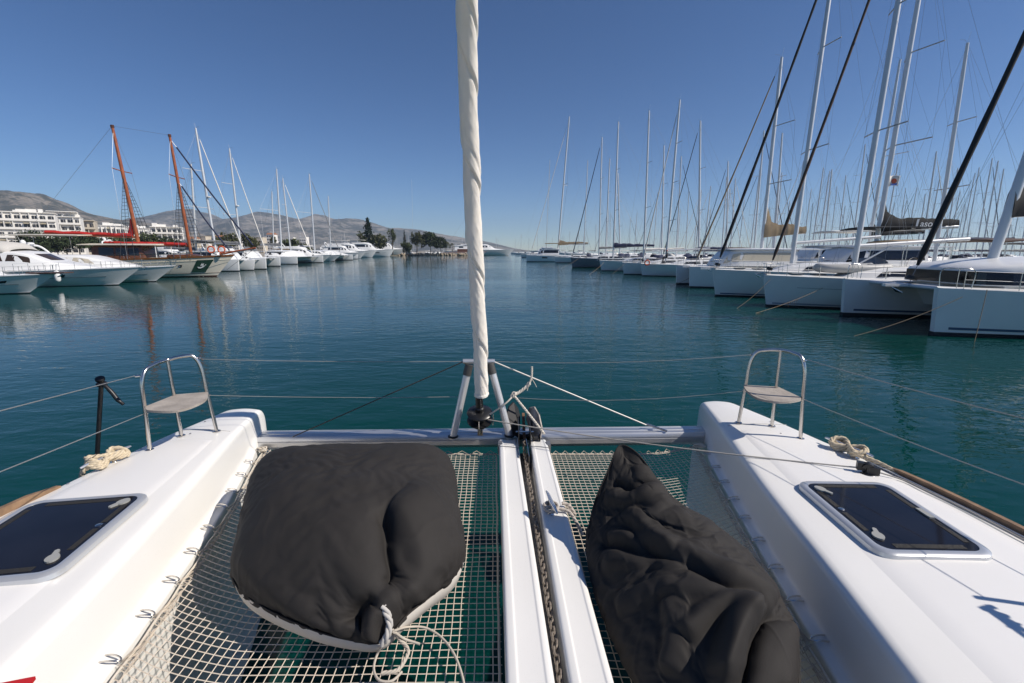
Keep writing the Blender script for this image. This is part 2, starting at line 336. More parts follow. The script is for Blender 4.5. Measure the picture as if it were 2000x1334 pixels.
for sign in (1, -1):
    end = TB[sign]['end']; ys = [-1.5 + (end - 0.16 + 1.5) * i / 44 for i in range(45)]
    ends = [end - 0.16 + 0.16 * sin(a) for a in [pi / 2 * k / 7 for k in range(1, 8)]]
    rings = []
    for y in ys + ends:
        q = max(0, (y - (end - 0.16)) / 0.16); drop = 0.13 * (1 - sqrt(max(0, 1 - q * q))); pinch = 0.10 * (1 - sqrt(max(0, 1 - q * q)))
        inn, out, hk = TV(sign, 'inn', y), TV(sign, 'out', y), TV(sign, 'hook', y)
        yb = max(0, min(1, (y - 3.55) / 0.25)); yb = yb * yb * (3 - 2 * yb)        # the ledge fades into a plain side at the bow
        wid = abs(out - inn); m_ = (inn + out) / 2
        sx = lambda x: m_ + (x - m_) * (1 - pinch * 1.2)
        ledge_out = hk + sign * 0.07; lz = ZN + 0.025
        pts = [(hk + sign * 0.010, -0.35), (hk + sign * 0.010, lerp(lz - 0.035, lz - 0.1, yb)), (hk + sign * 0.013, lz), (lerp(ledge_out, inn, 0.15), lz + 0.012),
               (lerp(inn, hk, 0.05), ZD - 0.002), (inn + sign * 0.16 * wid, ZD + 0.010), (inn + sign * 0.5 * wid, ZD + 0.018), (out - sign * 0.12 * wid, ZD + 0.008), (out, ZD - 0.006),
               (out + sign * 0.015, ZD - 0.09), (out - sign * 0.02, 0.9), (out - sign * 0.12, 0.2), (out - sign * 0.3, -0.35)]
        pts[1] = (lerp(pts[1][0], lerp(hk, inn, 0.6), yb), pts[1][1]); pts[2] = (lerp(pts[2][0], lerp(hk, inn, 0.75), yb), lerp(pts[2][1], 1.3, yb))
        pts[3] = (lerp(pts[3][0], lerp(hk, inn, 0.9), yb), lerp(pts[3][1], 1.42, yb))
        pr = round_poly([(sx(p[0]), p[1] - (drop if p[1] > 1.2 else 0)) for p in pts], [0, .01, .012, .05, .05, .2, .2, .1, .025, .05, .3, .3, 0], 4)
        rings.append([(p.x, y, p.y) for p in pr])
    mb = MB(); mb.loft(rings, closed=False, flip=sign < 0); n = len(rings[0])
    mb.f.append(tuple(range(len(mb.v) - n, len(mb.v))))
    mb.build('hull', GEL, boat, smooth=38)
    # raised moulded deck panel
    pan = MB(); g = []
    for i in range(41):
        y = lerp(-0.6, end - 0.75, i / 40); e = min(1, (40 - i) / 3); row = []
        for k in range(13):
            s = lerp(0.135, 0.93, 0.5 + (k / 12 - 0.5) * (0.94 + 0.06 * e)); a, b = TV(sign, 'inn', y), TV(sign, 'out', y); x = lerp(a, b, s)
            edge = i == 40 or i == 0 or k in (0, 12)
            row.append((x, y, zdeck(sign, x, y) + (-0.012 if edge else 0.0035)))
        g.append(row)
    pan.loft(g, closed=False, flip=sign < 0); pan.build('deck_panel', mat('gelcoat_panel', (0.79, 0.775, 0.75), 0.4, var=0.025, vscale=1.6), boat, smooth=180)
    for i in range(2):      # moulding seams across the deck
        y = (2.95, 3.42)[i] + (0.12 if sign > 0 else 0); q = [(lerp(TV(sign, 'inn', y), TV(sign, 'out', y), t), y + .03 * t, zdeck(sign, lerp(TV(sign, 'inn', y), TV(sign, 'out', y), t), y) + (.0042 if y < end - .8 else 0.0012)) for t in [.1 + .85 * k / 14 for k in range(15)]]
        if i: mb = MB(); mb.tube(q, .0022, 5); mb.build('seam', mat('seam_grey', (.55, .54, .52), .6), boat)
    for y, t in ((3.62, .80), (3.1, .93), (2.6, .95), (3.35, .62)):
        x = lerp(TV(sign, 'inn', y), TV(sign, 'out', y), t); mb = MB(); mb.lathe([(.007, 0), (.007, .003), (.004, .0045)], (x, y, zdeck(sign, x, y) + .002), 10); mb.build('deck_screw', STEEL, boat)
# bridge between the hulls, behind the nets
mb = MB(); mb.box((-0.15, -0.42, 1.18), (2.5, 2.1, 0.5)); mb.build('bridge_deck', GEL, boat)
# ---- crossbeam: an aluminium extrusion with grooves
BL, BR = pz(497, 848, 1.37), pz(1378, 838, 1.37); bd = (BR - BL).normalized(); bn = Vector((-bd.y, bd.x, 0))
prof = [(-0.10, -0.06), (-0.10, -0.02), (-0.092, -0.014), (-0.10, -0.008), (-0.096, 0.018), (-0.085, 0.032), (-0.05, 0.037), (-0.045, 0.031), (-0.035, 0.031), (-0.03, 0.038), (0.02, 0.038), (0.025, 0.032), (0.035, 0.032), (0.04, 0.036), (0.075, 0.028), (0.09, 0.0), (0.09, -0.06), (0.05, -0.10), (-0.06, -0.10)]
mb = MB(); mb.loft([[Vector((BL.x, BL.y, 1.345)) + bd * ((BR - BL).length * t) + bn * a + Vector((0, 0, b)) for a, b in prof] for t in (0, 0.25, 0.5, 0.75, 1)], cap0=True, cap1=True)
mb.build('cross_beam', ALU, boat, smooth=30)
# ---- the two white centre beams with the chain gap between them
def centre_beam(fx, nx, ztop):
    """fx, nx: (left, right) x at the far and near ends"""
    rings = []
    for i in range(15):
        t = i / 14; y = lerp(3.76, 0.9, t); k = (y - 3.68) / (1.434 - 3.68)
        a, b = lerp(fx[0], nx[0], k), lerp(fx[1], nx[1], k); d = 0.03 * max(0, (0.06 - t) / 0.06) ** 1.5; z = ztop - d
        pr = round_poly([(a, z - 0.17), (a, z), (lerp(a, b, .22), z + 0.0035), (lerp(a, b, .26), z), (lerp(a, b, .8), z), (lerp(a, b, .84), z + 0.0035), (b, z), (b, z - 0.17)], [0, .016, .004, .004, .004, .004, .016, 0], 3)
        rings.append([(p.x, y, p.y) for p in pr])
    mb = MB(); mb.loft(rings, closed=True, cap0=True, cap1=True); mb.build('beam', GEL, boat, smooth=35)
def bx(fr, nr, y): return lerp(fr, nr, (y - 3.68) / (1.434 - 3.68))
centre_beam((-0.112, 0.046), (-0.022, 0.164), ZB); centre_beam((0.150, 0.300), (0.217, 0.388), ZB)
mb = MB()
mb.loft([[(bx(0.02, 0.14, y), y, ZB - 0.13), (bx(0.18, 0.24, y), y, ZB - 0.13), (bx(0.18, 0.24, y), y, ZB - 0.15), (bx(0.02, 0.14, y), y, ZB - 0.15)] for y in (3.7, 0.9)], cap0=True, cap1=True)
mb.build('chain_channel', mat('channel_grey', (0.2, 0.19, 0.18), 0.7, var=0.3, vscale=20), boat)
for fx in (0.052, 0.128):     # steel cheek plates where the chain leaves the beams
    mb = MB(); mb.box((fx, 3.5, ZB - 0.045), (0.006, 0.34, 0.13), rz=0.045); mb.build('cheek_plate', STEEL, boat)
# thin strap across both beams
for a, b in ((-0.115, 0.048), (0.148, 0.303)):
    mb = MB(); mb.tube([(a - .003, 3.55, ZB - .05), (a - .001, 3.55, ZB + .004), (lerp(a, b, .5), 3.54, ZB + 0.006), (b + .001, 3.52, ZB + 0.004), (b + .003, 3.52, ZB - .05)], 0.0028, 6); mb.build('strap', WIRE, boat)
# beam end brackets
for p in ((977, 868), (1071, 868)):
    q = pz(p[0], p[1], ZB - 0.02); mb = MB(); mb.box((q.x, q.y, q.z - 0.03), (0.035, 0.09, 0.09)); mb.build('beam_bracket', mat('cast_bracket', (0.25, 0.25, 0.26), 0.5, metal=0.6), boat)
# ---- A-frame on the crossbeam
for foot, top in (((885, 853), (916, 714)), ((995, 851), (957, 711))):
    f = pz(foot[0], foot[1], 1.385); t = py(top[0], top[1], f.y + 0.03); d = t - f
    mb = MB(); mb.tube([f - d * 0.03, t], 0.032, 18); o = mb.build('strut', mat('strut_aluminium', (0.70, 0.70, 0.71), 0.33, metal=0.5), boat, smooth=40)
    mb = MB(); mb.lathe([(0.031, 0), (0.045, 0.002), (0.047, 0.012), (0.034, 0.018)], f - Vector((0, 0, 0.004)), 18); mb.build('collar', BLACKP, o, smooth=40)
    mb = MB(); mb.tube([t - d * 0.13, t + d * 0.015], 0.0365, 18); mb.build('cap', mat('grey_casting', (0.09, 0.088, 0.085), 0.5, metal=0.4), o, smooth=40)
a, b = py(904, 706, 3.82), py(966, 706, 3.86)
mb = MB(); mb.tube([a, b], 0.022, 14); mb.build('strut_bridge', ALU, boat, smooth=40)
ATOP_L, ATOP_R = a, b
# ---- pulpits with seats
def pulpit(sign):
    if sign > 0: F = [pz(1442, 829, ZD), pz(1507, 836, ZD), pz(1563, 860, ZD)]; T = [py(1468, 693, F[0].y), py(1525, 684, F[1].y), py(1573, 705, F[2].y)]
    else: F = [pz(424, 846, ZD), pz(355, 855, ZD), pz(293, 882, ZD)]; T = [py(388, 699, F[0].y), py(327, 703, F[1].y), py(275, 733, F[2].y)]
    root = bpy.data.objects.new('pulpit', None); COL.objects.link(root); root.parent = boat
    F = [Vector((p.x, p.y, zdeck(sign, p.x, p.y))) for p in F]
    path = [F[0], F[0].lerp(T[0], 0.5), F[0].lerp(T[0], 0.86)] + [T[0].lerp(T[1], 0.16) + Vector((0, 0, 0.012))] + [T[0].lerp(T[1], 0.5) + Vector((0, 0, .02)), T[1], T[1].lerp(T[2], 0.5) + Vector((0, 0, .02)), T[1].lerp(T[2], 0.84) + Vector((0, 0, 0.012))] + [F[2].lerp(T[2], 0.86), F[2].lerp(T[2], 0.5), F[2]]
    mb = MB(); mb.tube(spline(path, 8), 0.0135, 12); mb.build('hoop', STEEL, root, smooth=60)
    mb = MB(); mb.tube([F[1], T[1]], 0.0135, 12); mb.build('leg', STEEL, root, smooth=60)
    for f in F: mb = MB(); mb.lathe([(0.027, 0), (0.027, 0.006), (0.016, 0.012)], f, 14); mb.build('foot_plate', STEEL, root, smooth=40)
    if sign > 0: P = [py(1452, 754, F[0].y), pz(1520, 756, 1.92), py(1565, 774, F[2].y), pz(1562, 781, 1.92), pz(1537, 785, 1.92), pz(1508, 784, 1.92), pz(1478, 777, 1.92), pz(1458, 763, 1.92)]
    else: P = [py(407, 769, F[0].y), pz(343, 771, 1.92), py(284, 793, F[2].y), pz(287, 801, 1.92), pz(315, 803.5, 1.92), pz(347, 802, 1.92), pz(376, 794, 1.92), pz(401, 781, 1.92)]
    z0 = 1.915; loop = [Vector((p.x, p.y, 0)) for p in P]
    arc = spline([loop[2], loop[3], loop[4], loop[5], loop[6], loop[7], loop[0]], 6); poly = [(loop[0].lerp(loop[1], t).x, loop[0].lerp(loop[1], t).y) for t in (0.02, .5)] + [(loop[1].x, loop[1].y), (loop[1].lerp(loop[2], .5).x, loop[1].lerp(loop[2], .5).y)] + [(p.x, p.y) for p in arc[:-1]]
    mb = MB(); mb.prism(poly, z0 - 0.008, z0 + 0.008)
    mb.build('seat', mat('weathered_seat', (0.36, 0.32, 0.28), 0.75, var=0.22, vscale=9, bump=0.4, bscale=60), root)
    return F, T
FR, TR = pulpit(1); FL, TL = pulpit(-1)
# ---- hatches
def hatch(c, w, h, rz, sign, holes):
    root = bpy.data.objects.new('hatch', None); COL.objects.link(root); root.parent = boat; root.location = c; root.rotation_euler = (0, 0, rz)
    mb = MB(); rings = []
    for inset, z in ((-0.012, -0.01), (-0.008, 0.012), (0.0, 0.018), (0.018, 0.021), (0.028, 0.019), (0.031, 0.0)):
        rings.append([(x, y, z) for x, y in rrect(w - 2 * inset, h - 2 * inset, 0.075 - inset * 0.6, 8)])
    mb.loft(rings); mb.build('frame', mat('hatch_frame', (0.60, 0.61, 0.62), 0.3, metal=0.55), root, smooth=40)
    mb = MB(); mb.prism(rrect(w - 0.058, h - 0.058, 0.06, 8), 0.004, 0.0175); mb.build('glass', mat('hatch_acrylic', (0.010, 0.010, 0.014), 0.06, spec=0.3, var=0.3, vscale=3), root)
    seal = mat('seal_strip', (0.022, 0.020, 0.017), 0.75, bump=0.6, bscale=90)
    for x, y, sx, sy in ((0, h / 2 - 0.058, w * 0.62, 0.03), (0, -h / 2 + 0.058, w * 0.62, 0.03), (-sign * (w / 2 - 0.058), h * .20, 0.026, h * 0.24), (-sign * (w / 2 - 0.058), -h * .12, 0.026, h * 0.24), (sign * (w / 2 - 0.058), h * .22, 0.026, h * 0.28), (sign * (w / 2 - 0.058), -h * .22, 0.026, h * 0.28)):
        mb = MB(); mb.box((x, y, 0.0182), (sx, sy, 0.002)); mb.build('seal_strip', seal, root)
    for x, y, a in holes:
        hb = MB(); hb.prism([(cos(a) * px_ - sin(a) * py_ + x, sin(a) * px_ + cos(a) * py_ + y) for px_, py_ in [(0.032 * cos(t), 0.026 * sin(t)) for t in [0.45 + k * (2 * pi - 0.9) / 14 for k in range(15)]] + [(0.062, -0.009), (0.068, 0.0), (0.062, 0.009)]], 0.0176, 0.026)
        hb.build('handle', mat('handle_grey', (0.33, 0.33, 0.31), 0.45), root)
    mb = MB(); mb.lathe([(0.016, 0), (0.016, 0.003), (0.011, 0.006)], (-sign * (w / 2 - 0.062), 0.03, 0.0178), 14); mb.build('lock', STEEL, root, smooth=40)
    mb = MB(); mb.prism([(sign * (w / 2 - .05) + a, b) for a, b in ((-.014, -.045), (.014, -.045), (.014, .045), (-.014, .045))], 0.0178, 0.025); mb.build('hinge', mat('handle_grey', (0.33, 0.33, 0.31), 0.45), root)
c = (pz(1560, 955, 1.60) + pz(1712, 943, 1.60) + pz(1935, 1080, 1.60) + pz(1740, 1095, 1.60)) / 4
hatch((c.x, c.y, zdeck(1, c.x, c.y) + 0.006), 0.53, 0.68, -0.03, 1, [(-0.185, 0.24, -1.0), (-0.185, -0.21, 1.2)])
c = Vector((-2.345, 2.035, 1.60))
hatch((c.x, c.y, zdeck(-1, c.x, c.y) + 0.006), 0.60, 0.70, 0.16, -1, [(0.215, 0.255, -2.2), (0.215, -0.23, 1.9)])
# ---- teak toe rails
TEAK = mat('teak', (0.235, 0.145, 0.082), 0.6, var=0.3, vscale=14, bump=0.3, bscale=50)
for sign, y1, y0 in ((1, 2.88, -0.6), (-1, 2.56, -0.6)):
    mb = MB(); rings = []
    for i in range(21):
        y = lerp(y1, y0, i / 20); x = TV(sign, 'out', y) - sign * 0.022; h = 0.042 * min(1, 0.25 + i / 1.6)
        rings.append([(x + a, y, ZD + b) for a, b in ((-0.016, -0.012), (0.016, -0.012), (0.014, h), (-0.014, h))])
    mb.loft(rings, cap0=True, cap1=True); mb.build('toe_rail', TEAK, boat)
# ---- trampoline hooks on the ledge (and on the crossbeam)
hkR = [(1379, 889), (1394, 915), (1411, 944), (1427, 977), (1450, 1014), (1475, 1058), (1507, 1112), (1546, 1175), (1592, 1253)]
hkL = [(495, 881), (493, 904), (476, 929), (456, 961), (437, 992), (408.8, 1033.5), (377, 1079.5), (339.7, 1135.7), (287.9, 1203), (224.5, 1292.5)]
HK = {1: [], -1: []}
hm = MB()
hm.tube(spline([(0.035, -0.016, 0.0), (0.035, -0.018, 0.012), (0.0, -0.016, 0.017), (-0.035, -0.01, 0.012), (-0.045, 0, 0.004), (-0.035, 0.01, 0.012), (0.0, 0.016, 0.017), (0.035, 0.018, 0.012), (0.035, 0.018, 0.0)], 3), 0.0038, 6)
hm.box((0.036, -0.018, 0.001), (0.022, 0.018, 0.004)); hm.box((0.036, 0.018, 0.001), (0.022, 0.018, 0.004))
hook0 = None
for sign, L in ((1, hkR), (-1, hkL)):
    yl = [pz(p[0], p[1], ZN + 0.03).y for p in L] + [pz(L[-1][0], L[-1][1], ZN + 0.03).y - 0.28 * k for k in (1, 2, 3)]
    for y in yl:
        x = TV(sign, 'hook', y) + sign * 0.036; HK[sign].append(Vector((x - sign * 0.045, y, ZN + 0.028)))
        if hook0 is None: o = hook0 = hm.build('net_hook', STEEL, boat, smooth=60)
        else: o = hook0.copy(); COL.objects.link(o)
        o.location = (x, y, ZN + 0.032); o.rotation_euler = (0, 0, 0 if sign > 0 else pi)
# ---- nets
NETM = mat('net_cord', (0.60, 0.53, 0.44), 0.85)
def net(side):
    s = 0.0405; cords = MB()
    y1, y0 = 3.775, 0.42
    if side < 0: lo = lambda y: TV(-1, 'hook', y) + 0.004; hi = lambda y: bx(-0.112, -0.022, y) - 0.012
    else: lo = lambda y: bx(0.300, 0.388, y) + 0.012; hi = lambda y: TV(1, 'hook', y) - 0.004
    def P(a, y):                      # a: distance across, measured from the centre beam; y along
        if side < 0: x = hi(y) - a; hull = x - lo(y)
        else: x = lo(y) + a; hull = hi(y) - x
        q = max(0, 1 - max(hull, 0) / 0.45); sh = 0.085 * q * q + 0.008 * noise.noise((a * 3, y * 3, side * 9))
        z = ZN + 0.012 * q - 0.022 * (1 - q) - 0.02 * (1 - q) * sin(pi * min(1, max(0, (y - 0.4) / 3.3))) + 0.005 * q * sin(y * 22)
        z -= 0.035 * (1 - q) * math.exp(-((x - (-0.95 if side < 0 else 0.9)) ** 2 + (y - (2.3 if side < 0 else 1.8)) ** 2) / 0.3)
        return Vector((x + 0.006 * noise.noise((a * 4, y * 4, 3 + side)), y + sh, z)), hull
    n = 60
    for i in range(1, n):             # cords that run fore and aft
        a = i * s; run = []
        k = 0; y = y1
        while y >= y0:
            p, hull = P(a, y)
            if hull >= -0.002: run.append(p)
            elif len(run) > 1: break
            y -= s
        if len(run) > 2: cords.tube(run, 0.0026, 4, caps=False)
    y = y1 - s * 0.5
    while y > y0:                     # cords that run across
        w_ = abs(hi(y) - lo(y)); m = int(w_ / s); run = [P(min(k * s, w_), y)[0] for k in range(0, m + 1)] + [P(w_, y)[0]]
        cords.tube(run, 0.0026, 4, caps=False); y -= s
    o = cords.build('net', NETM, boat); o['kind'] = 'stuff'
    # edge rope and lacing
    er = MB(); hullside = [P(abs(hi(y) - lo(y)), y)[0] + Vector((0, 0, 0.004)) for y in [lerp(y0, y1, i / 60) for i in range(61)]]
    beamside = [P(0.012, y)[0] for y in [lerp(y1, y0, i / 30) for i in range(31)]]
    far = [P(abs(hi(y1) - lo(y1)) * (1 - k / 20), y1)[0] for k in range(1, 20)]
    er.tube(hullside + far + beamside, 0.0062, 6); er.build('net_edge_rope', mat('edge_rope', (0.62, 0.56, 0.47), 0.85, bump=0.5, bscale=120), boat, smooth=80)
    sg = side; lace = []
    for k, hkp in enumerate(HK[sg]):
        for dy in (-0.10, -0.03, 0.03, 0.10):
            yy = hkp.y + dy
            if not y0 < yy < y1: continue
            e = P(abs(hi(yy) - lo(yy)) - 0.03, yy)[0]; lace += [e + Vector((0, 0, -0.008)), hkp + Vector((0, dy * 0.12, 0.0)), e + Vector((sg * 0.006, 0.012, 0.008))]
    lc = MB(); lc.tube(lace, 0.0024, 5); lc.build('net_lacing', mat('lacing', (0.50, 0.43, 0.35), 0.9), boat)
    zig = []
    for k in range(0, 34):
        t = k / 33; q = P(abs(hi(y1) - lo(y1)) * (1 - t) if side < 0 else abs(hi(y1) - lo(y1)) * t, y1 - 0.02)[0]; zig.append(q if k % 2 else q + Vector((0, 0.03, 0.025)))
    lc = MB(); lc.tube(zig, 0.0036, 5); lc.build('net_lacing', mat('lacing', (0.50, 0.43, 0.35), 0.9), boat)
net(-1); net(1)
# corner lashings of white line at the crossbeam
for p, sg in (((505, 880), -1), ((1372, 873), 1)):
    q = pz(p[0], p[1], ZN + 0.03); mb = MB()
    mb.tube(spline([q + Vector((-sg * .03 + .05 * sin(k * 1.9), .03 * cos(k * 2.3), .012 * (k % 3))) for k in range(10)], 5), 0.007, 6); mb.build('corner_lashing', mat('edge_rope', (0.62, 0.56, 0.47), 0.85), boat, smooth=80)
# ---- cleats
def cleat(c, L, rz, parent):
    root = bpy.data.objects.new('cleat', None); COL.objects.link(root); root.parent = parent; root.location = c; root.rotation_euler = (0, 0, rz)
    mb = MB(); pts = [(-L / 2, 0, 0.058), (-L * .32, 0, 0.062), (-L * .1, 0, 0.056), (L * .1, 0, 0.056), (L * .32, 0, 0.062), (L / 2, 0, 0.058)]
    mb.tube(spline(pts, 4), [0.006 + 0.008 * sin(pi * min(1, max(0.0, i / 20))) for i in range(21)], 10); mb.build('horn', mat('cleat_alloy', (0.72, 0.73, 0.75), 0.25, metal=0.8), root, smooth=60)
    for d in (-L * .13, L * .13): mb = MB(); mb.lathe([(0.024, 0), (0.018, 0.008), (0.011, 0.03), (0.012, 0.056)], (d, 0, 0), 12); mb.build('post', mat('cleat_alloy', (0.72, 0.73, 0.75), 0.25, metal=0.8), root, smooth=60)
    return root
CLR = Vector((2.385, 3.02, ZD + 0.0)); cleat(CLR, 0.34, -1.25, boat)
CLL = Vector((-2.735, 2.86, ZD + 0.0)); cleat(CLL, 0.34, 1.43, boat)
CLC = pz(1077, 988, ZB + 0.03); CLC.z = ZB; cleat(CLC, 0.26, 1.75, boat)
# ---- furler drum on the stay foot, toggle beneath
SB = pz(938, 846, 1.40); SDIR = (py(912, 0, 2.84) - SB); SDIR.normalize()
FUR = thing('furler', 'black furling drum at the foot of the wrapped sail on the crossbeam', 'furler', SB)
ax = SDIR
def fl(name, prof, m): mb = MB(); mb.lathe(prof, Vector((0, 0, 0)), 28, ax); mb.build(name, m, FUR, smooth=40)
DRM = mat('furler_black', (0.014, 0.014, 0.015), 0.35)
fl('lower_flange', [(0.03, 0.12), (0.105, 0.135), (0.112, 0.145), (0.112, 0.152), (0.05, 0.158)], DRM)
fl('drum', [(0.05, 0.15), (0.045, 0.23)], DRM)
fl('upper_flange', [(0.05, 0.215), (0.108, 0.222), (0.112, 0.235), (0.10, 0.246), (0.045, 0.256)], DRM)
fl('swivel', [(0.04, 0.25), (0.042, 0.29), (0.033, 0.30), (0.033, 0.40)], DRM)
fl('stay_base', [(0.02, 0.0), (0.022, 0.10), (0.04, 0.125)], STEEL)
mb = MB(); mb.tube([ax * 0.2 + Vector((0.05 * cos(t), 0.05 * sin(t), 0.012 * sin(3 * t))) for t in [k * 0.3 for k in range(64)]], 0.006, 6); mb.build('wound_line', mat('line_grey', (0.36, 0.34, 0.31), 0.85), FUR)
mb = MB(); mb.box((0, 0, 0.02), (0.045, 0.035, 0.07)); mb.tube([(-0.035, 0, 0.045), (0.035, 0, 0.045)], 0.009, 10); mb.build('toggle', mat('worn_bronze', (0.34, 0.28, 0.2), 0.4, metal=0.8), FUR)
mb = MB(); mb.tube(spline([ax * 0.14 + Vector(q) for q in ((0.0, -0.115, -0.03), (0.0, -0.12, 0.02), (0.0, -0.118, 0.07))], 4), 0.005, 6); mb.build('line_guide', STEEL, FUR); mb = MB(); mb.tube(spline([ax * 0.14 + Vector(q) for q in ((0.115, -0.02, -0.03), (0.12, -0.02, 0.02), (0.118, -0.02, 0.07))], 4), 0.005, 6); mb.build('line_guide', STEEL, FUR)
# ---- furled headsail: cloth wound round the stay
SAILM = mat('sail_cloth', (0.80, 0.745, 0.665), 0.85, var=0.05, vscale=2.5, bump=0.25, bscale=14)
_sb = SAILM.node_tree.nodes['Principled BSDF']; _sb.inputs['Subsurface Weight'].default_value = 0.22; _sb.inputs['Subsurface Radius'].default_value = (1.0, 0.85, 0.65); _sb.inputs['Subsurface Scale'].default_value = 0.02
cl = [(941, 772, 3.66), (936.5, 640, 3.56), (929, 520, 3.46), (921, 340, 3.29), (914, 150, 3.06), (912, 0, 2.84), (911, -140, 2.60), (911, -300, 2.32)]
P_ = [py(*q) for q in cl]; axis = spline(P_, 90); NR = 64; rings = []
axis = axis[:]
Ls = [0]
for a, b in zip(axis, axis[1:]): Ls.append(Ls[-1] + (b - a).length)
for i, c in enumerate(axis):
    t = (axis[min(i + 1, len(axis) - 1)] - axis[max(i - 1, 0)]).normalized(); a = t.cross(Vector((0, 1, 0))).normalized(); b = a.cross(t); ring = []
    l = Ls[i]
    for k in range(NR):
        th = 2 * pi * k / NR
        p1 = -th / (2 * pi) + l / 0.66 + 0.14 * noise.noise((l * 1.1, 0, 7)); p2 = -th / (2 * pi) + l / 0.85 + 0.47 + 0.25 * noise.noise((l * 0.9, 3, 2))
        e1, e2 = p1 % 1.0, p2 % 1.0          # two cloth edges wound as long spirals, each lapping the last turn with a shadowed tuck under it
        lap = lambda e, w_: (1 - e) ** 1.3 if e < 1 - w_ else (e - 1 + w_) / w_
        k2 = max(0, 0.4 + 0.9 * noise.noise((l * 1.3, 8, 1)))
        step = 0.009 * lap(e1, .02) + 0.010 * k2 * lap(e2, .025) - 0.010 * math.exp(-((e1 - .955) / .022) ** 2) - 0.009 * k2 * math.exp(-((e2 - .95) / .025) ** 2)
        rr_ = 1 - abs(noise.noise((cos(2 * pi * p2) * 1.6, sin(2 * pi * p2) * 1.6, l * 2.4)))
        wr = 0.0018 * (rr_ ** 6 - .3) + 0.0018 * noise.noise((cos(th) * 2.5, sin(th) * 2.5, l * 16))
        big = 0.004 * noise.noise((cos(th + l * 6), sin(th + l * 6), l * 2.2))
        r = 0.0515 + 0.002 * min(1, l / 1.5) + step + wr + big
        if l < 0.10: r *= 0.93 + 0.10 * (1 if l < 0.02 else 0.3)
        ring.append(c + (a * cos(th) + b * sin(th)) * r)
    rings.append(ring)
mb = MB(); mb.loft(rings, cap0=True, cap1=True)
def recentre(o):
    me = o.data; n = len(me.vertices); xs = [v.co.copy() for v in me.vertices]
    c = Vector((sum(v.x for v in xs) / n, sum(v.y for v in xs) / n, min(v.z for v in xs)))
    me.transform(Matrix.Translation(-c)); o.location = c; return o
tag(recentre(mb.build('furled_sail', SAILM, smooth=70)), 'cream headsail rolled tightly round its stay above the crossbeam', 'sail')
# ---- anchor on the bow roller
ANM = mat('anchor_galvanised', (0.34, 0.31, 0.28), 0.6, metal=0.15, var=0.4, vscale=14)
AO = pz(1024, 862, 1.36)
ANC = thing('anchor', 'galvanised plough anchor stowed on the roller beside the A-frame', 'anchor', AO)
mb = MB(); mb.loft([[(x - 0.012, y, z - h), (x + 0.012, y, z - h), (x + 0.012, y, z + h), (x - 0.012, y, z + h)] for x, y, z, h in ((0, -0.10, 0.02, 0.022), (0, 0.1, 0.05, 0.028), (0, 0.35, 0.10, 0.032), (0, 0.5, 0.05, 0.03))], cap0=True, cap1=True); mb.build('shank', mat('rusty_iron', (0.19, 0.105, 0.06), 0.85, metal=0.2, var=0.4, vscale=30), ANC)
mb = MB(); mb.plate([(0.02, 0.30, 0.10), (0.07, 0.05, 0.02), (0.13, 0.0, -0.02), (0.155, 0.02, 0.10), (0.13, 0.08, 0.21), (0.09, 0.18, 0.255), (0.05, 0.25, 0.22)], (0.6, 0.7, 0.2), 0.014); mb.build('fluke', ANM, ANC)
mb = MB(); mb.plate([(-0.03, 0.30, 0.12), (-0.04, 0.1, -0.02), (-0.12, 0.1, 0.04), (-0.175, 0.14, 0.14), (-0.13, 0.22, 0.24), (-0.09, 0.26, 0.27), (-0.05, 0.3, 0.2)], (-0.6, 0.7, 0.2), 0.014); mb.build('fluke', mat('anchor_shaded', (0.035, 0.034, 0.035), 0.6, metal=0.4), ANC)  # fluke away from the sun: its shade is put into the colour
for x in (-0.05, 0.05): mb = MB(); mb.box((x, 0.02, 0.05), (0.008, 0.30, 0.20)); mb.build('roller_cheek', mat('dark_steel', (0.10, 0.098, 0.095), 0.4, metal=0.8), ANC)
mb = MB(); mb.lathe([(0.03, -0.045), (0.018, 0), (0.03, 0.045)], (0, 0.1, 0.0), 14, (1, 0, 0)); mb.build('roller', BLACKP, ANC, smooth=40)
mb = MB(); mb.tube([(-0.075, 0.0, 0.09), (0.08, 0.0, 0.09)], 0.008, 8); mb.build('pin', STEEL, ANC)
mb = MB(); mb.lathe([(0.036, -0.03), (0.02, -0.02), (0.018, 0.02), (0.036, 0.03)], (0.105, -0.03, 0.045), 14, (1, 0.1, 0)); mb.build('fairlead', BLACKP, ANC, smooth=40)
# ---- anchor chain in the gap, every link an object of its own
CH = thing('anchor_chain', 'rusty anchor chain lying in the gap between the white beams', 'chain', (0.1, 3.6, ZB - 0.06))
CHM = mat('rusty_chain', (0.22, 0.185, 0.15), 0.6, metal=0.4, var=0.45, vscale=60)
lk = MB(); R_, Lk = 0.0105, 0.024
lp = [(Lk * .5 + R_ * cos(t), R_ * sin(t), 0) for t in [-pi / 2 + pi * k / 6 for k in range(7)]] + [(-Lk * .5 + R_ * cos(t), R_ * sin(t), 0) for t in [pi / 2 + pi * k / 6 for k in range(7)]]
lk.tube(lp, 0.0055, 6, closed=True)
link0 = None; y = 3.64; k = 0
while y > 1.0:
    xc = lerp(bx(0.046, 0.164, y), bx(0.150, 0.217, y), 0.5) + 0.006 * noise.noise((y * 5, 1, 0))
    if link0 is None: o = link0 = lk.build('link', CHM, CH, smooth=60)
    else: o = link0.copy(); COL.objects.link(o); o.parent = CH
    o.location = Vector((xc, y, ZB - 0.036 + 0.004 * sin(k) + 0.05 * max(0, (y - 3.45) / 0.2))) - CH.location
    o.rotation_euler = ((0.75 if k % 2 else -0.75) + 0.15 * sin(k * 2.1), 0.1 * sin(k * 1.3), pi / 2 - 0.045 + 0.08 * sin(k * 1.7)); y -= 0.0345; k += 1
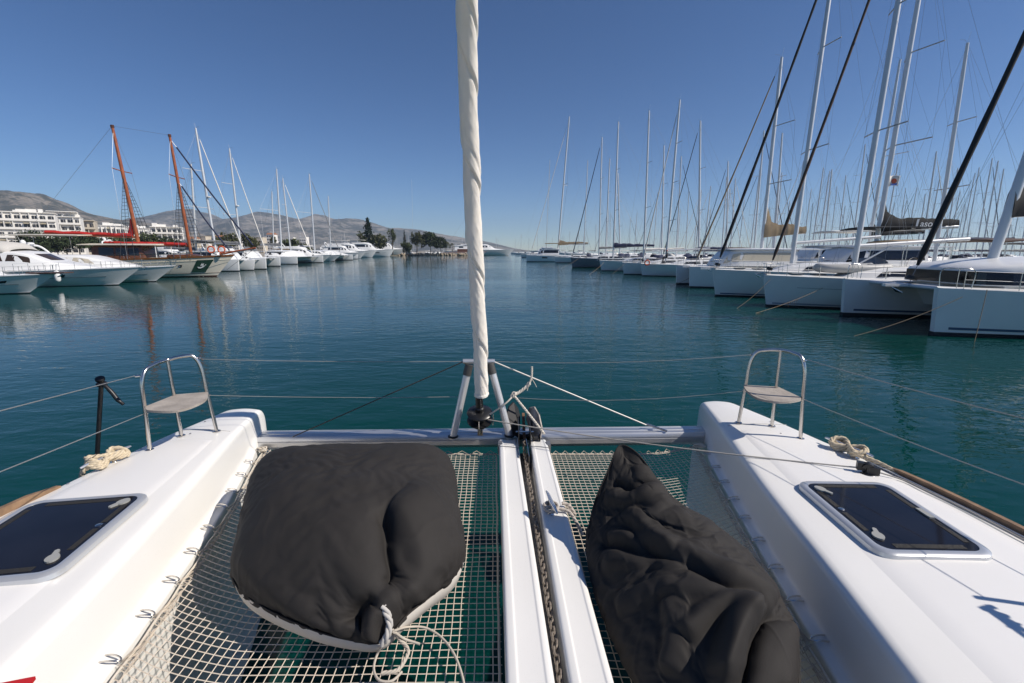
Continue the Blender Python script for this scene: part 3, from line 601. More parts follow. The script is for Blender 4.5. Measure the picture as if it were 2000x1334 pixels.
# ---- lines
ROPE = mat('tan_rope', (0.56, 0.47, 0.335), 0.9, var=0.2, vscale=60); ROPEW = mat('white_rope', (0.62, 0.57, 0.49), 0.9, var=0.12, vscale=60)
LINEG = mat('line_grey', (0.36, 0.34, 0.31), 0.85)
def part_tube(name, pts, r, m, parent=boat, n=6): mb = MB(); mb.tube(pts, r, n); return mb.build(name, m, parent, smooth=80)
part_tube('stay', [ATOP_R + Vector((0, -.02, 0)), pz(1262, 830, 1.43)], 0.0068, mat('wire_rope_pale', (0.55, 0.53, 0.5), 0.45, metal=0.3))
part_tube('turnbuckle', [pz(1262, 828, 1.43), pz(1303, 842, 1.392)], 0.010, STEEL)
part_tube('stay', [ATOP_L + Vector((0, -.02, 0)), pz(572, 853, 1.39)], 0.0050, mat('wire_dark', (0.07, 0.06, 0.05), 0.5, metal=0.4))
# lifelines
wl = mat('lifeline_wire', (0.36, 0.355, 0.345), 0.4, metal=0.5)
def life(a, b, dz=0.0, r=0.0026): part_tube('lifeline', sag(a, b, dz, 8), r, wl)
life(TL[0] + Vector((.02, 0, -.01)), ATOP_L, .01); life(FL[0].lerp(TL[0], 0.5), py(893, 775, 3.83), .012)
life(ATOP_R, TR[0] + Vector((-.01, 0, 0)), .035); life(py(1008, 777, 3.86), FR[0].lerp(TR[0], 0.48), .05)
SR, SL = Vector((2.63, 1.46, ZD)), Vector((-2.86, 1.16, ZD))
life(TL[2] + Vector((-.01, -.01, .005)), py(-90, 826, 1.55)); life(FL[2].lerp(TL[2], .50), py(-90, 958, 1.55))
life(TR[2] + Vector((.01, 0, .01)), SR + Vector((0, 0, .65)), .02); life(FR[2].lerp(TR[2], .52), SR + Vector((0, 0, .32)), .02)
for p in (TL[2].lerp(py(-90, 826, 1.55), .04), FL[2].lerp(TL[2], .50), TR[2], FR[2].lerp(TR[2], .52), TL[0], FL[0].lerp(TL[0], .5), FR[0].lerp(TR[0], .48), TR[0]):
    mb = MB(); mb.tube([p + Vector((-.012, 0, 0)), p + Vector((.012, .012, 0))], 0.008, 8); mb.build('lifeline_toggle', STEEL, boat)
# stanchions (the near one on the starboard side throws its shadow on the deck)
st = bpy.data.objects.new('stanchion', None); COL.objects.link(st); st.parent = boat
mb = MB(); mb.tube([SR, SR + Vector((0, 0, .68))], 0.0125, 10); mb.build('post', STEEL, st, smooth=60)
mb = MB(); mb.tube([SR + Vector((0, -.25, 0)), SR + Vector((0, -.02, .45))], 0.010, 8); mb.build('brace', STEEL, st, smooth=60)
for dz0, dz1, nm in ((.70, .66, 'gate_line'), (.69, .50, 'gate_line')): mb = MB(); mb.tube([SR + Vector((0, -.06, dz0)), SR + Vector((.02, -1.1, dz1))], .009, 8); mb.build(nm, BLACKP, st, smooth=60)
mb = MB(); rope_mesh(mb, spline([SR + Vector((.02 * cos(k * 1.7), -.05 - .016 * k, .68 + .03 * sin(k * 2.1))) for k in range(8)], 4), .013); mb.build('lashing', BLACKP, st, smooth=60)
bs = pz(187, 884, ZD - .02); bt = py(198, 746, bs.y)
st = bpy.data.objects.new('stanchion', None); COL.objects.link(st); st.parent = boat
mb = MB(); mb.tube([bs - Vector((0, 0, .05)), bt], 0.0145, 10); mb.build('post', BLACKP, st, smooth=60)
mb = MB(); mb.lathe([(0.012, -.02), (0.03, -.012), (0.033, 0.006), (0.02, 0.02)], bt - Vector((0, 0, 0.015)), 14); mb.lathe([(0.015, 0), (0.028, .008), (0.028, 0.022), (0.012, 0.03)], bt + Vector((-.004, 0, 0.01)), 14, (0.3, -.5, 1)); mb.build('clip', BLACKP, st, smooth=50)
mb = MB(); mb.tube(spline([bt + Vector(q) for q in ((.01, -.02, -.01), (.05, -.03, -.02), (.09, -.03, -.07), (.12, -.03, -.12), (.155, -.03, -.155))], 5), [0.012] * 8 + [0.014] * 9 + [0.011] * 4, 8); mb.build('strap', BLACKP, st, smooth=60)
# corner of red fabric lying on the deck at the very edge of the view
q = pz(40, 1338, ZD + 0.03); mb = MB(); mb.add([(q.x - .12, q.y - .10, ZD + .022), (q.x + .045, q.y - .06, ZD + .026), (q.x + .012, q.y + .028, ZD + .03), (q.x - .14, q.y - .01, ZD + .026)], [(0, 1, 2, 3)])
mb.plate([(q.x - .12, q.y - .10, ZD + .010), (q.x + .045, q.y - .06, ZD + .012), (q.x + .018, q.y + .030, ZD + .02), (q.x - .14, q.y - .01, ZD + .014)], (0, 0, 1), 0.006) if False else None
mb2 = MB(); mb2.plate([(q.x - .12, q.y - .10, ZD + .018), (q.x + .045, q.y - .06, ZD + .018), (q.x + .018, q.y + .030, ZD + .02), (q.x - .14, q.y - .01, ZD + .018)], (0, 0, 1), 0.012)
tag(recentre(mb2.build('red_cloth', mat('red_fabric', (0.5, 0.012, 0.016), 0.7))), 'corner of bright red fabric lying on the white deck', 'fabric')
# furling line, block, jackstay
blk = pz(1694, 917, ZD + 0.04)
BLO = thing('block', 'black pulley block on the deck beside the hatch, furling line through it', 'block', (blk.x, blk.y, zdeck(1, blk.x, blk.y)))
mb = MB(); mb.lathe([(0.02, -0.018), (0.036, -0.014), (0.036, 0.014), (0.02, 0.018)], (0.0, 0, 0.04), 16, (0.35, 0.9, 0.25)); mb.build('sheave', BLACKP, BLO, smooth=40)
mb = MB(); mb.box((-0.03, 0.015, 0.045), (0.05, 0.03, 0.05), rz=-0.4); mb.box((0.02, -0.02, 0.03), (0.07, 0.025, 0.05), rz=-0.4); mb.build('cheek', BLACKP, BLO)
mb = MB(); mb.lathe([(0.055, 0), (0.05, 0.006), (0.02, 0.01)], (0, 0, 0), 16); mb.build('base', STEEL, BLO, smooth=40)
dl = SB + ax * 0.19 + Vector((0.04, -0.06, 0)); mb = MB(); mb.tube(sag(dl, (blk.x - .02, blk.y + .01, blk.z + 0.005), 0.03, 24), 0.0048, 6)
run = [(blk.x + .02, blk.y - .01, blk.z)] + [(TV(1, 'out', y) - 0.085 + 0.008 * sin(y * 9), y, zdeck(1, TV(1, 'out', y) - .08, y) + 0.012) for y in (2.62, 2.5, 2.3, 2.0, 1.6, 1.1, 0.6)]
mb.tube(spline(run, 6), 0.0048, 6)
tag(recentre(mb.build('furling_line', LINEG, smooth=80)), 'thin grey line led from the furling drum across to the deck block', 'rope')
mb = MB(); mb.tube([(TV(1, 'out', y) - 0.055, y, zdeck(1, TV(1, 'out', y) - .05, y) + 0.010) for y in [2.9 - 0.15 * k for k in range(20)]], 0.0042, 6)
tag(recentre(mb.build('jackstay', mat('wire_pale_coated', (0.62, 0.62, 0.62), 0.5))), 'pale safety wire running inside the brown teak toe rail', 'wire')
# ropes on the cleats
def rope_thing(paths, r, m, name, label, cat='rope'):
    mb = MB()
    for p in paths: rope_mesh(mb, spline(p, 6), r)
    return tag(recentre(mb.build(name, m, smooth=80)), label, cat)
def figure8(c, dirx, L, r, turns=3, seed=0):
    d = Vector((cos(dirx), sin(dirx), 0)); e = Vector((-d.y, d.x, 0)); pts = []
    for k in range(turns * 8):
        t = k / 8 * 2 * pi; w_ = 1 + 0.12 * sin(k * 1.7 + seed)
        pts.append(Vector(c) + d * (L * 0.5 * cos(t) * w_) + e * (0.055 * sin(2 * t) * w_) + Vector((0, 0, 0.022 + 0.028 * (0.5 + 0.5 * sin(t * 2 + .6)) + r * 0.8 * k / 8)))
    return pts
pR = figure8(CLR, -1.25, 0.20, 0.017, 3) + [CLR + Vector(q) for q in ((0.04, -.12, .03), (.07, -.18, .025), (.09, -.25, .02), (.11, -.31, .0), (.15, -.34, -.06))]
rope_thing([pR], 0.017, ROPE, 'mooring_rope', 'thick tan mooring rope wound on the cleat ahead of the dark brown rail')
pL = figure8(CLL, 1.43, 0.22, 0.017, 3, 2) + [CLL + Vector(q) for q in ((-.02, -.10, .04), (-.05, -.12, .02), (-.09, -.10, -.04), (-.12, -.06, -.15))]
rope_thing([pL], 0.017, ROPE, 'mooring_rope', 'thick tan mooring rope wound on the cleat beside the black post')
pC = [CLC + Vector((0.04 * cos(t), 0.052 * sin(t), 0.012 + 0.0016 * k)) for k, t in enumerate([i * 0.8 for i in range(13)])] + [CLC + Vector(q) for q in ((.08, -.03, .02), (.12, -.06, .005), (.16, -.10, -.05), (.175, -.14, -.08))]
pC2 = [CLC + Vector(q) for q in ((.07, .03, .03), (.11, .03, .02), (.145, .0, -.02), (.15, .05, -.06), (.135, .12, -.08), (.125, .17, -.075))]
rope_thing([pC, pC2], 0.011, mat('worn_rope', (0.47, 0.42, 0.37), 0.9, var=0.2, vscale=60), 'rope', 'short frayed rope looped round the cleat on the centre beam')
# knotted line from the A-frame stay to the anchor
k1, k2, k3, k4 = py(1038, 738, 3.78), py(1032, 752, 3.76), py(1003, 772, 3.72), py(1056, 838, 3.60)
mb = MB(); rope_mesh(mb, spline([py(1039, 716, 3.80), k1, k2], 5), 0.009); rope_mesh(mb, spline([k2, py(1016, 765, 3.74), k3], 5), 0.014)
rope_mesh(mb, spline([k3 + Vector((0.02 * cos(t), .012 * sin(t), 0.022 * sin(t * 1.3))) for t in [i * 0.9 for i in range(9)]], 4), 0.011)
rope_mesh(mb, spline([k2 + Vector((0.014 * cos(t), .012 * sin(t), 0.02 * sin(t * 1.3))) for t in [i * 0.9 for i in range(9)]], 4), 0.008)
rope_mesh(mb, spline([k3, py(1022, 795, 3.66), k4, py(1063, 848, 3.58)], 6), 0.0105); mb.tube(spline([k3, py(985, 790, 3.68), SB + ax * .19 + Vector((.045, -.03, 0))], 6), 0.0075, 6)
mb.tube([k1, k1 + Vector((.03, -.01, -.05)), k1 + Vector((.045, -.01, -.08))], 0.003, 5); mb.tube([k2, k2 + Vector((-.01, 0, -.05))], 0.004, 5)
tag(recentre(mb.build('snubber_line', ROPEW, smooth=80)), 'knotted white rope slung between the A-frame wire, the drum and the anchor', 'rope')
import numpy as np
# ================================================================== the two black covered bean bags on the nets
CANV = mat('black_cover', (0.025, 0.0225, 0.021), 0.8, spec=0.3, var=0.10, vscale=5, bump=0.15, bscale=260)
PALE = mat('pale_underside', (0.58, 0.545, 0.49), 0.85, var=0.06, vscale=4)
def seg_dist(p, poly):
    """distance to a polyline, signed by side, and the fraction along it"""
    best = (9e9, 0, 0); n = len(poly) - 1
    for i in range(n):
        a, b = poly[i], poly[i + 1]; d = b - a; l2 = d.length_squared; t = max(0, min(1, (p - a).dot(d) / l2)) if l2 else 0
        q = a + d * t; e = p - q; dd = e.length
        if dd < best[0]: best = (dd, (1 if d.x * e.y - d.y * e.x > 0 else -1), (i + t) / n)
    return best
def bag(eq, centre, zc, creases, tie, label, q1, q2, under, seed, NT=360, NG=170, amp=1.0, cgain=1.0, slack=.02, warp=1.0, weft=1.0, bend=.12, found=.999, crisp=1.0, lift=1.0, iters=140, loose=()):
    E = [pz(x, y, H + z) for x, y, z in eq]; Cs = spline(E, 24, closed=True)
    C0 = Vector((centre[0], centre[1], H + zc))
    # resample by arc length
    Ls = [0]
    for a, b in zip(Cs, Cs[1:] + Cs[:1]): Ls.append(Ls[-1] + (b - a).length)
    ring = []; j = 0
    for i in range(NT):
        s = Ls[-1] * i / NT
        while Ls[j + 1] < s: j += 1
        ring.append(Cs[j].lerp(Cs[(j + 1) % len(Cs)], (s - Ls[j]) / (Ls[j + 1] - Ls[j])))
    for _ in range(4): ring = [(ring[i - 1] + ring[i] * 2 + ring[(i + 1) % NT]) / 4 for i in range(NT)]
    CR = []
    for pts, A, wl, wr in creases:
        A *= cgain
        CR.append(([Vector((p[0], p[1])) for p in spline([(p[0], p[1], 0) for p in pts], 6)], A, wl, wr))
    def base(i, r):
        j = int(i) % NT; e = ring[j].lerp(ring[(j + 1) % NT], i - int(i)); p = C0.lerp(e, r); rr = r ** q1; f = max(0.0, 1 - rr) ** q2
        p.z = e.z + (C0.z - e.z) * f; return p
    # image position of a point (the creases were surveyed in the photograph's frame; depth comes from the surface)
    def img(p):
        d = p - Vector((0, 0, H)); fw = d.y * cos(PITCH) - d.z * sin(PITCH); up = d.y * sin(PITCH) + d.z * cos(PITCH)
        return Vector((1000 + FPX * d.x / fw, 667 - FPX * up / fw))
    N = NG; B = np.zeros((N, N, 3)); tiev = Vector(tie) if tie else None; Q = np.zeros((N, N, 2))
    for iy in range(N):
        for ix in range(N):
            u, v = 2 * ix / (N - 1) - 1, 2 * iy / (N - 1) - 1                      # square to disc, so that the cloth is one even grid
            if abs(u) > abs(v): r, th = abs(u), (pi / 4) * (v / u) + (pi if u < 0 else 0)
            elif v != 0: r, th = abs(v), pi / 2 - (pi / 4) * (u / v) + (pi if v < 0 else 0)
            else: r, th = 0.0, 0.0
            p = base((th % (2 * pi)) / (2 * pi) * NT, sin(pi / 2 * r) ** 0.95); B[iy, ix] = p; q = img(p); Q[iy, ix] = (q.x, q.y)
    def normals(X):
        du = np.gradient(X, axis=1); dv = np.gradient(X, axis=0); n = np.cross(du, dv); n /= np.linalg.norm(n, axis=2, keepdims=True) + 1e-9
        if n[N // 2, N // 2, 2] < 0: n = -n
        return n
    n0 = normals(B); hd = np.zeros((N, N)); ex = np.zeros((N, N))
    for iy in range(N):
        for ix in range(N):
            p = B[iy, ix]; q = Vector(Q[iy, ix]); w_ = Vector((noise.noise((p[0] * 3 + seed, p[1] * 3, p[2] * 3)), noise.noise((p[0] * 3, p[1] * 3 + seed, 4 + p[2])))); h = 0.0
            for poly, A, wl, wr in CR:
                dd, sd, t = seg_dist(q + w_ * 8, poly); x = dd / (wl if sd > 0 else wr)
                if x < 3: h += A * math.exp(-x * x) * min(1, 8 * t * (1 - t))
            h += amp * 0.014 * noise.noise((p[0] * 3.1, p[1] * 3.1 + seed, p[2] * 3))
            if tiev is not None:
                e = q - tiev; di = e.length; an = atan2(e.y, e.x); h += 0.016 * math.exp(-di / 90) * sin(an * 9 + 2.2 * noise.noise((cos(an), sin(an), seed + di * .01))) * min(1, di / 25)
            rim = min(ix, iy, N - 1 - ix, N - 1 - iy) / (N * 0.06); hd[iy, ix] = h * min(1, rim)
            ex[iy, ix] = slack * (0.55 + 1.3 * max(0, noise.noise((p[0] * 2.2 + seed, p[1] * 2.2, 3))) + sum(g * math.exp(-((q.x - gx) ** 2 + (q.y - gy) ** 2) / gr ** 2) for gx, gy, gr, g in loose))
    Bc = B + n0 * hd[..., None]; nb = normals(Bc); X = Bc.copy()
    rs = np.random.RandomState(seed); nz = rs.randn(N, N)
    for _ in range(6): nz = (nz + np.roll(nz, 1, 0) + np.roll(nz, -1, 0) + np.roll(nz, 1, 1) + np.roll(nz, -1, 1)) / 5
    X += nb * (nz * 0.03)[..., None]
    # the loose cloth: springs a little longer than the filling beneath, so that it buckles into folds
    cons = []
    for dy, dx, k in ((0, 1, .9), (1, 0, .9), (1, 1, .45), (1, -1, .45), (0, 5, bend), (5, 0, bend), (5, 5, bend * .6), (5, -5, bend * .6)):
        sa = (slice(0, N - dy), slice(max(0, -dx), N - max(0, dx))); sb = (slice(dy, N), slice(max(0, dx), N + min(0, dx)))
        L0 = np.linalg.norm(Bc[sb] - Bc[sa], axis=2); aniso = (weft if dx == 0 else warp if dy == 0 else (weft + warp) / 2); cons.append((sa, sb, L0 * (1 + aniso * (ex[sa] + ex[sb]) / 2), k))
    edge = np.zeros((N, N), bool); edge[0] = edge[-1] = True; edge[:, 0] = edge[:, -1] = True
    gy_, gx_ = np.mgrid[0:N, 0:N]; RIM = np.clip(np.minimum(np.minimum(gx_, gy_), np.minimum(N - 1 - gx_, N - 1 - gy_)) / (N * .09), 0.04, 1) * lift
    for it in range(iters):
        X[..., 2] -= 0.00012
        acc = np.zeros_like(X); cnt = np.zeros((N, N, 1))
        for sa, sb, L0, k in cons:
            d = X[sb] - X[sa]; l = np.linalg.norm(d, axis=2) + 1e-9; c = (k * 0.5 * (l - L0) / l)[..., None] * d
            acc[sa] += c; acc[sb] -= c; cnt[sa] += .5; cnt[sb] += .5
        X += acc / np.maximum(cnt, 1) * 1.5
        o_ = ((X - Bc) * nb).sum(2); lp = o_
        for st_ in (2, 4, 6, 9):
            lp = (2 * lp + np.roll(lp, st_, 0) + np.roll(lp, -st_, 0)) / 4; lp = (2 * lp + np.roll(lp, st_, 1) + np.roll(lp, -st_, 1)) / 4
        tgt = np.clip(o_ * found - 0.12 * lp, -0.03 * RIM, 0.045 * RIM); X += nb * (tgt - o_)[..., None]; X[edge] = Bc[edge]
    for iy in range(3, N - 3):           # crisp small creases
        for ix in range(3, N - 3):
            p = X[iy, ix]; a_ = noise.noise((p[0] * 1.7 + seed * 3, p[1] * 1.7, 5)); n1 = noise.noise((p[0] * 5 + 2 * a_, p[1] * 8 + seed + 1.5 * a_, p[2] * 5)); n2 = noise.noise((p[0] * 9 + seed, p[1] * 5 - 2 * a_, p[2] * 6))
            X[iy, ix] += nb[iy, ix] * crisp * (0.010 * max(0, 1 - abs(n1) / .13) ** 1.4 * max(0, min(1, .35 + a_ * 2)) + 0.007 * max(0, 1 - abs(n2) / .12) ** 1.4 * max(0, min(1, .3 - a_ * 2))) * RIM[iy, ix]
    root = thing('bean_bag', label, 'bean bag', (C0.x, C0.y, ZN)); off = Vector((C0.x, C0.y, ZN))
    mb = MB(); mb.v = [tuple(p) for p in (X.reshape(-1, 3) - np.array(off))]
    mb.f = [(y * N + x, y * N + x + 1, (y + 1) * N + x + 1, (y + 1) * N + x) for y in range(N - 1) for x in range(N - 1)]
    cv = mb.build('cover', CANV, root, smooth=180); sm = cv.modifiers.new('soft', 'SUBSURF'); sm.levels = 0; sm.render_levels = 1
    per = [X[0, x] for x in range(N - 1)] + [X[y, N - 1] for y in range(N - 1)] + [X[N - 1, x] for x in range(N - 1, 0, -1)] + [X[y, 0] for y in range(N - 1, 0, -1)]
    last = [Vector(p) for p in per]; rings = []
    for f, z in under:
        rings.append([Vector((lerp(C0.x, p.x, f), lerp(C0.y, p.y, f), lerp(p.z, ZN - 0.03, z))) - off for p in last])
    mb = MB(); mb.loft(rings); mb.build('underside', PALE, root, smooth=180)
    # the seam: a thin piping where cover and underside meet
    mb = MB(); mb.tube([p - off for p in last[::3]], 0.0045, 6, closed=True); mb.build('piping', CANV, root, smooth=80)
    return root, off, None
eq1 = [(877, 902, -1.50), (894, 985, -1.52), (906, 1078, -1.57), (886, 1127, -1.605), (842, 1164, -1.62), (792, 1204, -1.62), (748, 1254, -1.66), (690, 1251, -1.65), (600, 1226, -1.63), (492, 1172, -1.61),
       (453, 1124, -1.6), (462, 1060, -1.57), (474, 1000, -1.54), (494, 938, -1.50), (524, 903, -1.47), (580, 892, -1.44), (700, 887, -1.43), (800, 889, -1.45)]
cr1 = [([(760, 975), (786, 1005), (806, 1050), (812, 1095), (800, 1130), (766, 1158)], 0.062, 14, 62),     # the tall fold that leans over to the left
       ([(742, 985), (757, 1015), (762, 1060), (770, 1110), (756, 1140)], -0.06, 24, 14),
       ([(770, 1150), (745, 1170), (722, 1215), (738, 1250)], 0.040, 13, 30), ([(735, 1160), (705, 1178), (688, 1212)], -0.055, 16, 13),
       ([(500, 960), (580, 935), (680, 900)], 0.007, 10, 14), ([(500, 985), (600, 950), (720, 925)], 0.007, 9, 14), ([(560, 1000), (640, 960), (740, 935)], 0.006, 9, 14), ([(470, 1070), (520, 1140), (600, 1200)], 0.014, 16, 22), ([(520, 1110), (570, 1170), (640, 1225)], 0.016, 14, 18), ([(580, 1150), (620, 1200), (690, 1235)], 0.014, 12, 16),
       ([(860, 1000), (850, 1080), (835, 1150)], 0.012, 18, 14), ([(890, 1040), (860, 1110), (800, 1170)], 0.014, 13, 20), ([(800, 960), (850, 975), (890, 960)], 0.010, 10, 16)]
b1, o1, m1 = bag(eq1, (-0.98, 2.42), -1.23, cr1, (745, 1252), 'squat square bean bag under a black cover tied with a cord, beside the shaded left hull net', 3.0, 0.55, [(1.0, 0.0), (1.005, 0.12), (0.97, 0.55), (0.88, 0.92), (0.70, 1.05), (0.3, 1.1)], 2, amp=.7, slack=.015, bend=.04, lift=.6, crisp=.8, iters=420, loose=((800, 1080, 80, 1.5), (690, 1190, 110, 2.5), (620, 950, 90, 1.5)))
b1['label'] = 'squat square bean bag under a black cover tied with a pale cord'
eq2 = [(1212, 869, -1.10), (1226, 872, -1.10), (1252, 893, -1.14), (1300, 958, -1.28), (1345, 997, -1.40), (1396, 1030, -1.48), (1470, 1098, -1.56), (1516, 1163, -1.58), (1548, 1222, -1.6), (1560, 1330, -1.6), (1540, 1440, -1.62), (1420, 1490, -1.65), (1310, 1420, -1.66), (1240, 1320, -1.66),
       (1190, 1220, -1.65), (1160, 1130, -1.60), (1149, 1050, -1.52), (1162, 980, -1.38), (1188, 918, -1.22), (1203, 880, -1.12)]
cr2 = [([(1225, 985), (1290, 1050), (1360, 1085), (1440, 1120), (1512, 1158)], 0.050, 30, 14), ([(1220, 1010), (1290, 1075), (1370, 1108), (1440, 1150), (1500, 1178)], -0.045, 14, 18),
       ([(1190, 1045), (1260, 1050), (1330, 1070)], 0.020, 12, 12), ([(1175, 1100), (1260, 1095), (1350, 1098)], 0.024, 10, 14), ([(1185, 960), (1235, 965), (1290, 945)], 0.022, 12, 12), ([(1200, 930), (1235, 945), (1270, 930)], -0.022, 10, 10),
       ([(1300, 1150), (1380, 1150), (1450, 1160), (1500, 1172)], 0.026, 12, 14), ([(1340, 1230), (1400, 1180), (1470, 1168)], 0.034, 18, 14),
       ([(1475, 1160), (1440, 1200), (1420, 1260), (1412, 1330)], 0.055, 15, 40), ([(1462, 1180), (1430, 1230), (1400, 1300)], 0.03, 14, 16), ([(1500, 1180), (1470, 1240), (1440, 1330)], -0.05, 20, 22), ([(1310, 1160), (1320, 1220), (1305, 1300)], 0.030, 10, 26),
       ([(1170, 1060), (1230, 1070), (1300, 1110)], -0.020, 12, 14), ([(1210, 1180), (1260, 1160), (1330, 1130)], 0.022, 12, 18), ([(1530, 1200), (1530, 1260), (1520, 1330)], 0.02, 14, 22), ([(1260, 1000), (1330, 1010), (1390, 1040)], 0.016, 10, 14), ([(1250, 900), (1258, 940), (1300, 1000)], 0.016, 10, 16)]
b2, o2, m2 = bag(eq2, (0.89, 1.90), -1.32, cr2, None, 'long slumped bean bag under a creased black cover with a pointed top', 1.8, 0.75, [(1.0, 0.0), (1.005, 0.1), (0.98, 0.5), (0.90, 0.9), (0.72, 1.05), (0.3, 1.1)], 8, amp=.8, cgain=1.35, slack=.058, warp=1.2, weft=.25, crisp=.55, bend=.04, iters=420)
# drawstring of the square bag
def dp(x, y, z): return pz(x, y, H + z) - o1
mb = MB(); rope_mesh(mb, spline([dp(748, 1183, -1.50), dp(754, 1195, -1.52), dp(761, 1215, -1.56), dp(757, 1240, -1.60), dp(745, 1258, -1.64)], 5), 0.016); mb.build('drawstring', mat('grey_cord', (0.48, 0.46, 0.43), 0.9), b1, smooth=80)
CORD = mat('pale_cord', (0.5, 0.45, 0.38), 0.9)
mb = MB(); pts = [dp(770, 1232, -1.60), dp(795, 1225, -1.69), dp(830, 1226, -1.72), dp(862, 1245, -1.73), dp(888, 1280, -1.73), dp(905, 1330, -1.73), dp(910, 1380, -1.74)]
mb.tube(spline(pts, 8), 0.0055, 6); mb.tube(spline([dp(752, 1250, -1.62), dp(738, 1275, -1.72), dp(730, 1305, -1.73), dp(740, 1328, -1.73), dp(765, 1330, -1.73), dp(785, 1312, -1.73)], 8), 0.0055, 6)
rope_mesh(mb, spline([dp(768, 1232, -1.6), dp(782, 1250, -1.70), dp(797, 1270, -1.72), dp(790, 1290, -1.72), dp(775, 1310, -1.72), dp(745, 1315, -1.72)], 6), 0.009)
mb.tube(spline([dp(772, 1236, -1.62), dp(790, 1248, -1.70), dp(820, 1258, -1.72)], 6), 0.006, 6); mb.build('cord', CORD, b1, smooth=80)
# ================================================================== BOATS: builders (bow at the local origin, hull running to -X, z = 0 at the water)
BOATS = []
SHARED = {}
def hull_section(L, B, Fb, Fs, rake, full, wlf, ent):
    """returns f(s, q): s 0 at the stem to 1 at the stern, q 0 at the keel to 1 at the sheer -> (x, half beam, z)"""
    def f(s, q):
        F = lerp(Fb, Fs, s ** 0.8)
        bd = B / 2 * (1 - max(0.0, 1 - s / full) ** ent) * (1 - 0.14 * max(0, (s - .7) / .3) ** 2)
        z = lerp(-0.35, F, q); zz = max(0.0, z) / F
        bw = bd * lerp(wlf * lerp(min(1, s / 0.5), 1, .35), 1.0, zz ** 0.7)
        if z < 0: bw *= 1 + z * 1.2
        x = -s * L - rake * (1 - zz) * max(0, 1 - s / 0.5)
        return x, max(bw, 0.0), z
    return f
def hull_mesh(f, s0=0.0, s1=1.0, q0=0.0, q1=1.0, ns=26, nq=9, off=0.0, deck=True, blunt=0.0):
    mb = MB(); rings = []
    for i in range(ns + 1):
        s = s0 + (s1 - s0) * (i / ns) ** 1.35; ring = []
        for k in range(nq + 1): x, b, z = f(s, lerp(q0, q1, k / nq)); ring.append((x + (off if i == 0 else 0), b + off + blunt, z))
        if deck:
            x, b, z = f(s, q1); ring.append((x, max(0, b + blunt - .07), z + .015)); ring.append((x, 0, z + .05 + 0.015 * b))
        rings.append(ring + [(p[0], -p[1], p[2]) for p in reversed(ring[:-1] if deck else ring)])
    mb.loft(rings, closed=deck, cap1=True, cap0=blunt > 0)
    return mb
def strip(f, s0, s1, q0, q1, side, off=0.012, n=14, th=0.012):
    """a thin band laid on the hull side between two stations"""
    mb = MB(); a, b = [], []
    rings = []
    for i in range(n + 1):
        s = lerp(s0, s1, i / n); r = []
        for q, o in ((q0, off - th), (q0, off), (q1, off), (q1, off - th)):
            x, bb, z = f(s, q); r.append((x, side * (bb + o), z))
        rings.append(r)
    mb.loft(rings, cap0=True, cap1=True, flip=side < 0); return mb
def cabin_ring(st, n=3, r=0.12):
    x, z0, z1, w0, w1 = st; pr = round_poly([(-w0, z0), (-w1, z1), (0, z1 + .05 * w1), (w1, z1), (w0, z0)], [0, r, .1, r, 0], n); return [(x, p.x, p.y) for p in pr]
def cabin(stations, m, parent, name='coachroof', r=0.12):
    mb = MB(); mb.loft([cabin_ring(s, 3, r) for s in stations], closed=True, cap0=True, cap1=True); return mb.build(name, m, parent, smooth=40)
def cab_at(stations, x):
    st = sorted(stations, key=lambda s: s[0]); return [interp([(s[0], s[k]) for s in st], x) for k in range(1, 5)]
def cab_window(stations, xa, xb, f0, f1, side, parent, m=None, slant=0.0, n=8, name='window', off=0.012):
    """tinted pane on a cabin side between xa > xb, heights f0..f1 of the side"""
    mb = MB(); rings = []
    for i in range(n + 1):
        t = i / n
        r = []
        for f, o in ((f0, -.01), (f0, off), (f1, off), (f1, -.01)):
            x = lerp(xa, xb, t) - (slant * (f - f0) / (f1 - f0) if t < 0.5 else -slant * .3 * (f - f0) / (f1 - f0))
            z0, z1, w0, w1 = cab_at(stations, x); r.append((x, side * (lerp(w0, w1, f) + o), lerp(z0, z1, f)))
        rings.append(r)
    mb.loft(rings, cap0=True, cap1=True, flip=side < 0); return mb.build(name, m or GLASS, parent)
def tubep(name, pts, r, m, parent, n=6, smooth=60): mb = MB(); mb.tube(pts, r, n); return mb.build(name, m, parent, smooth=smooth)
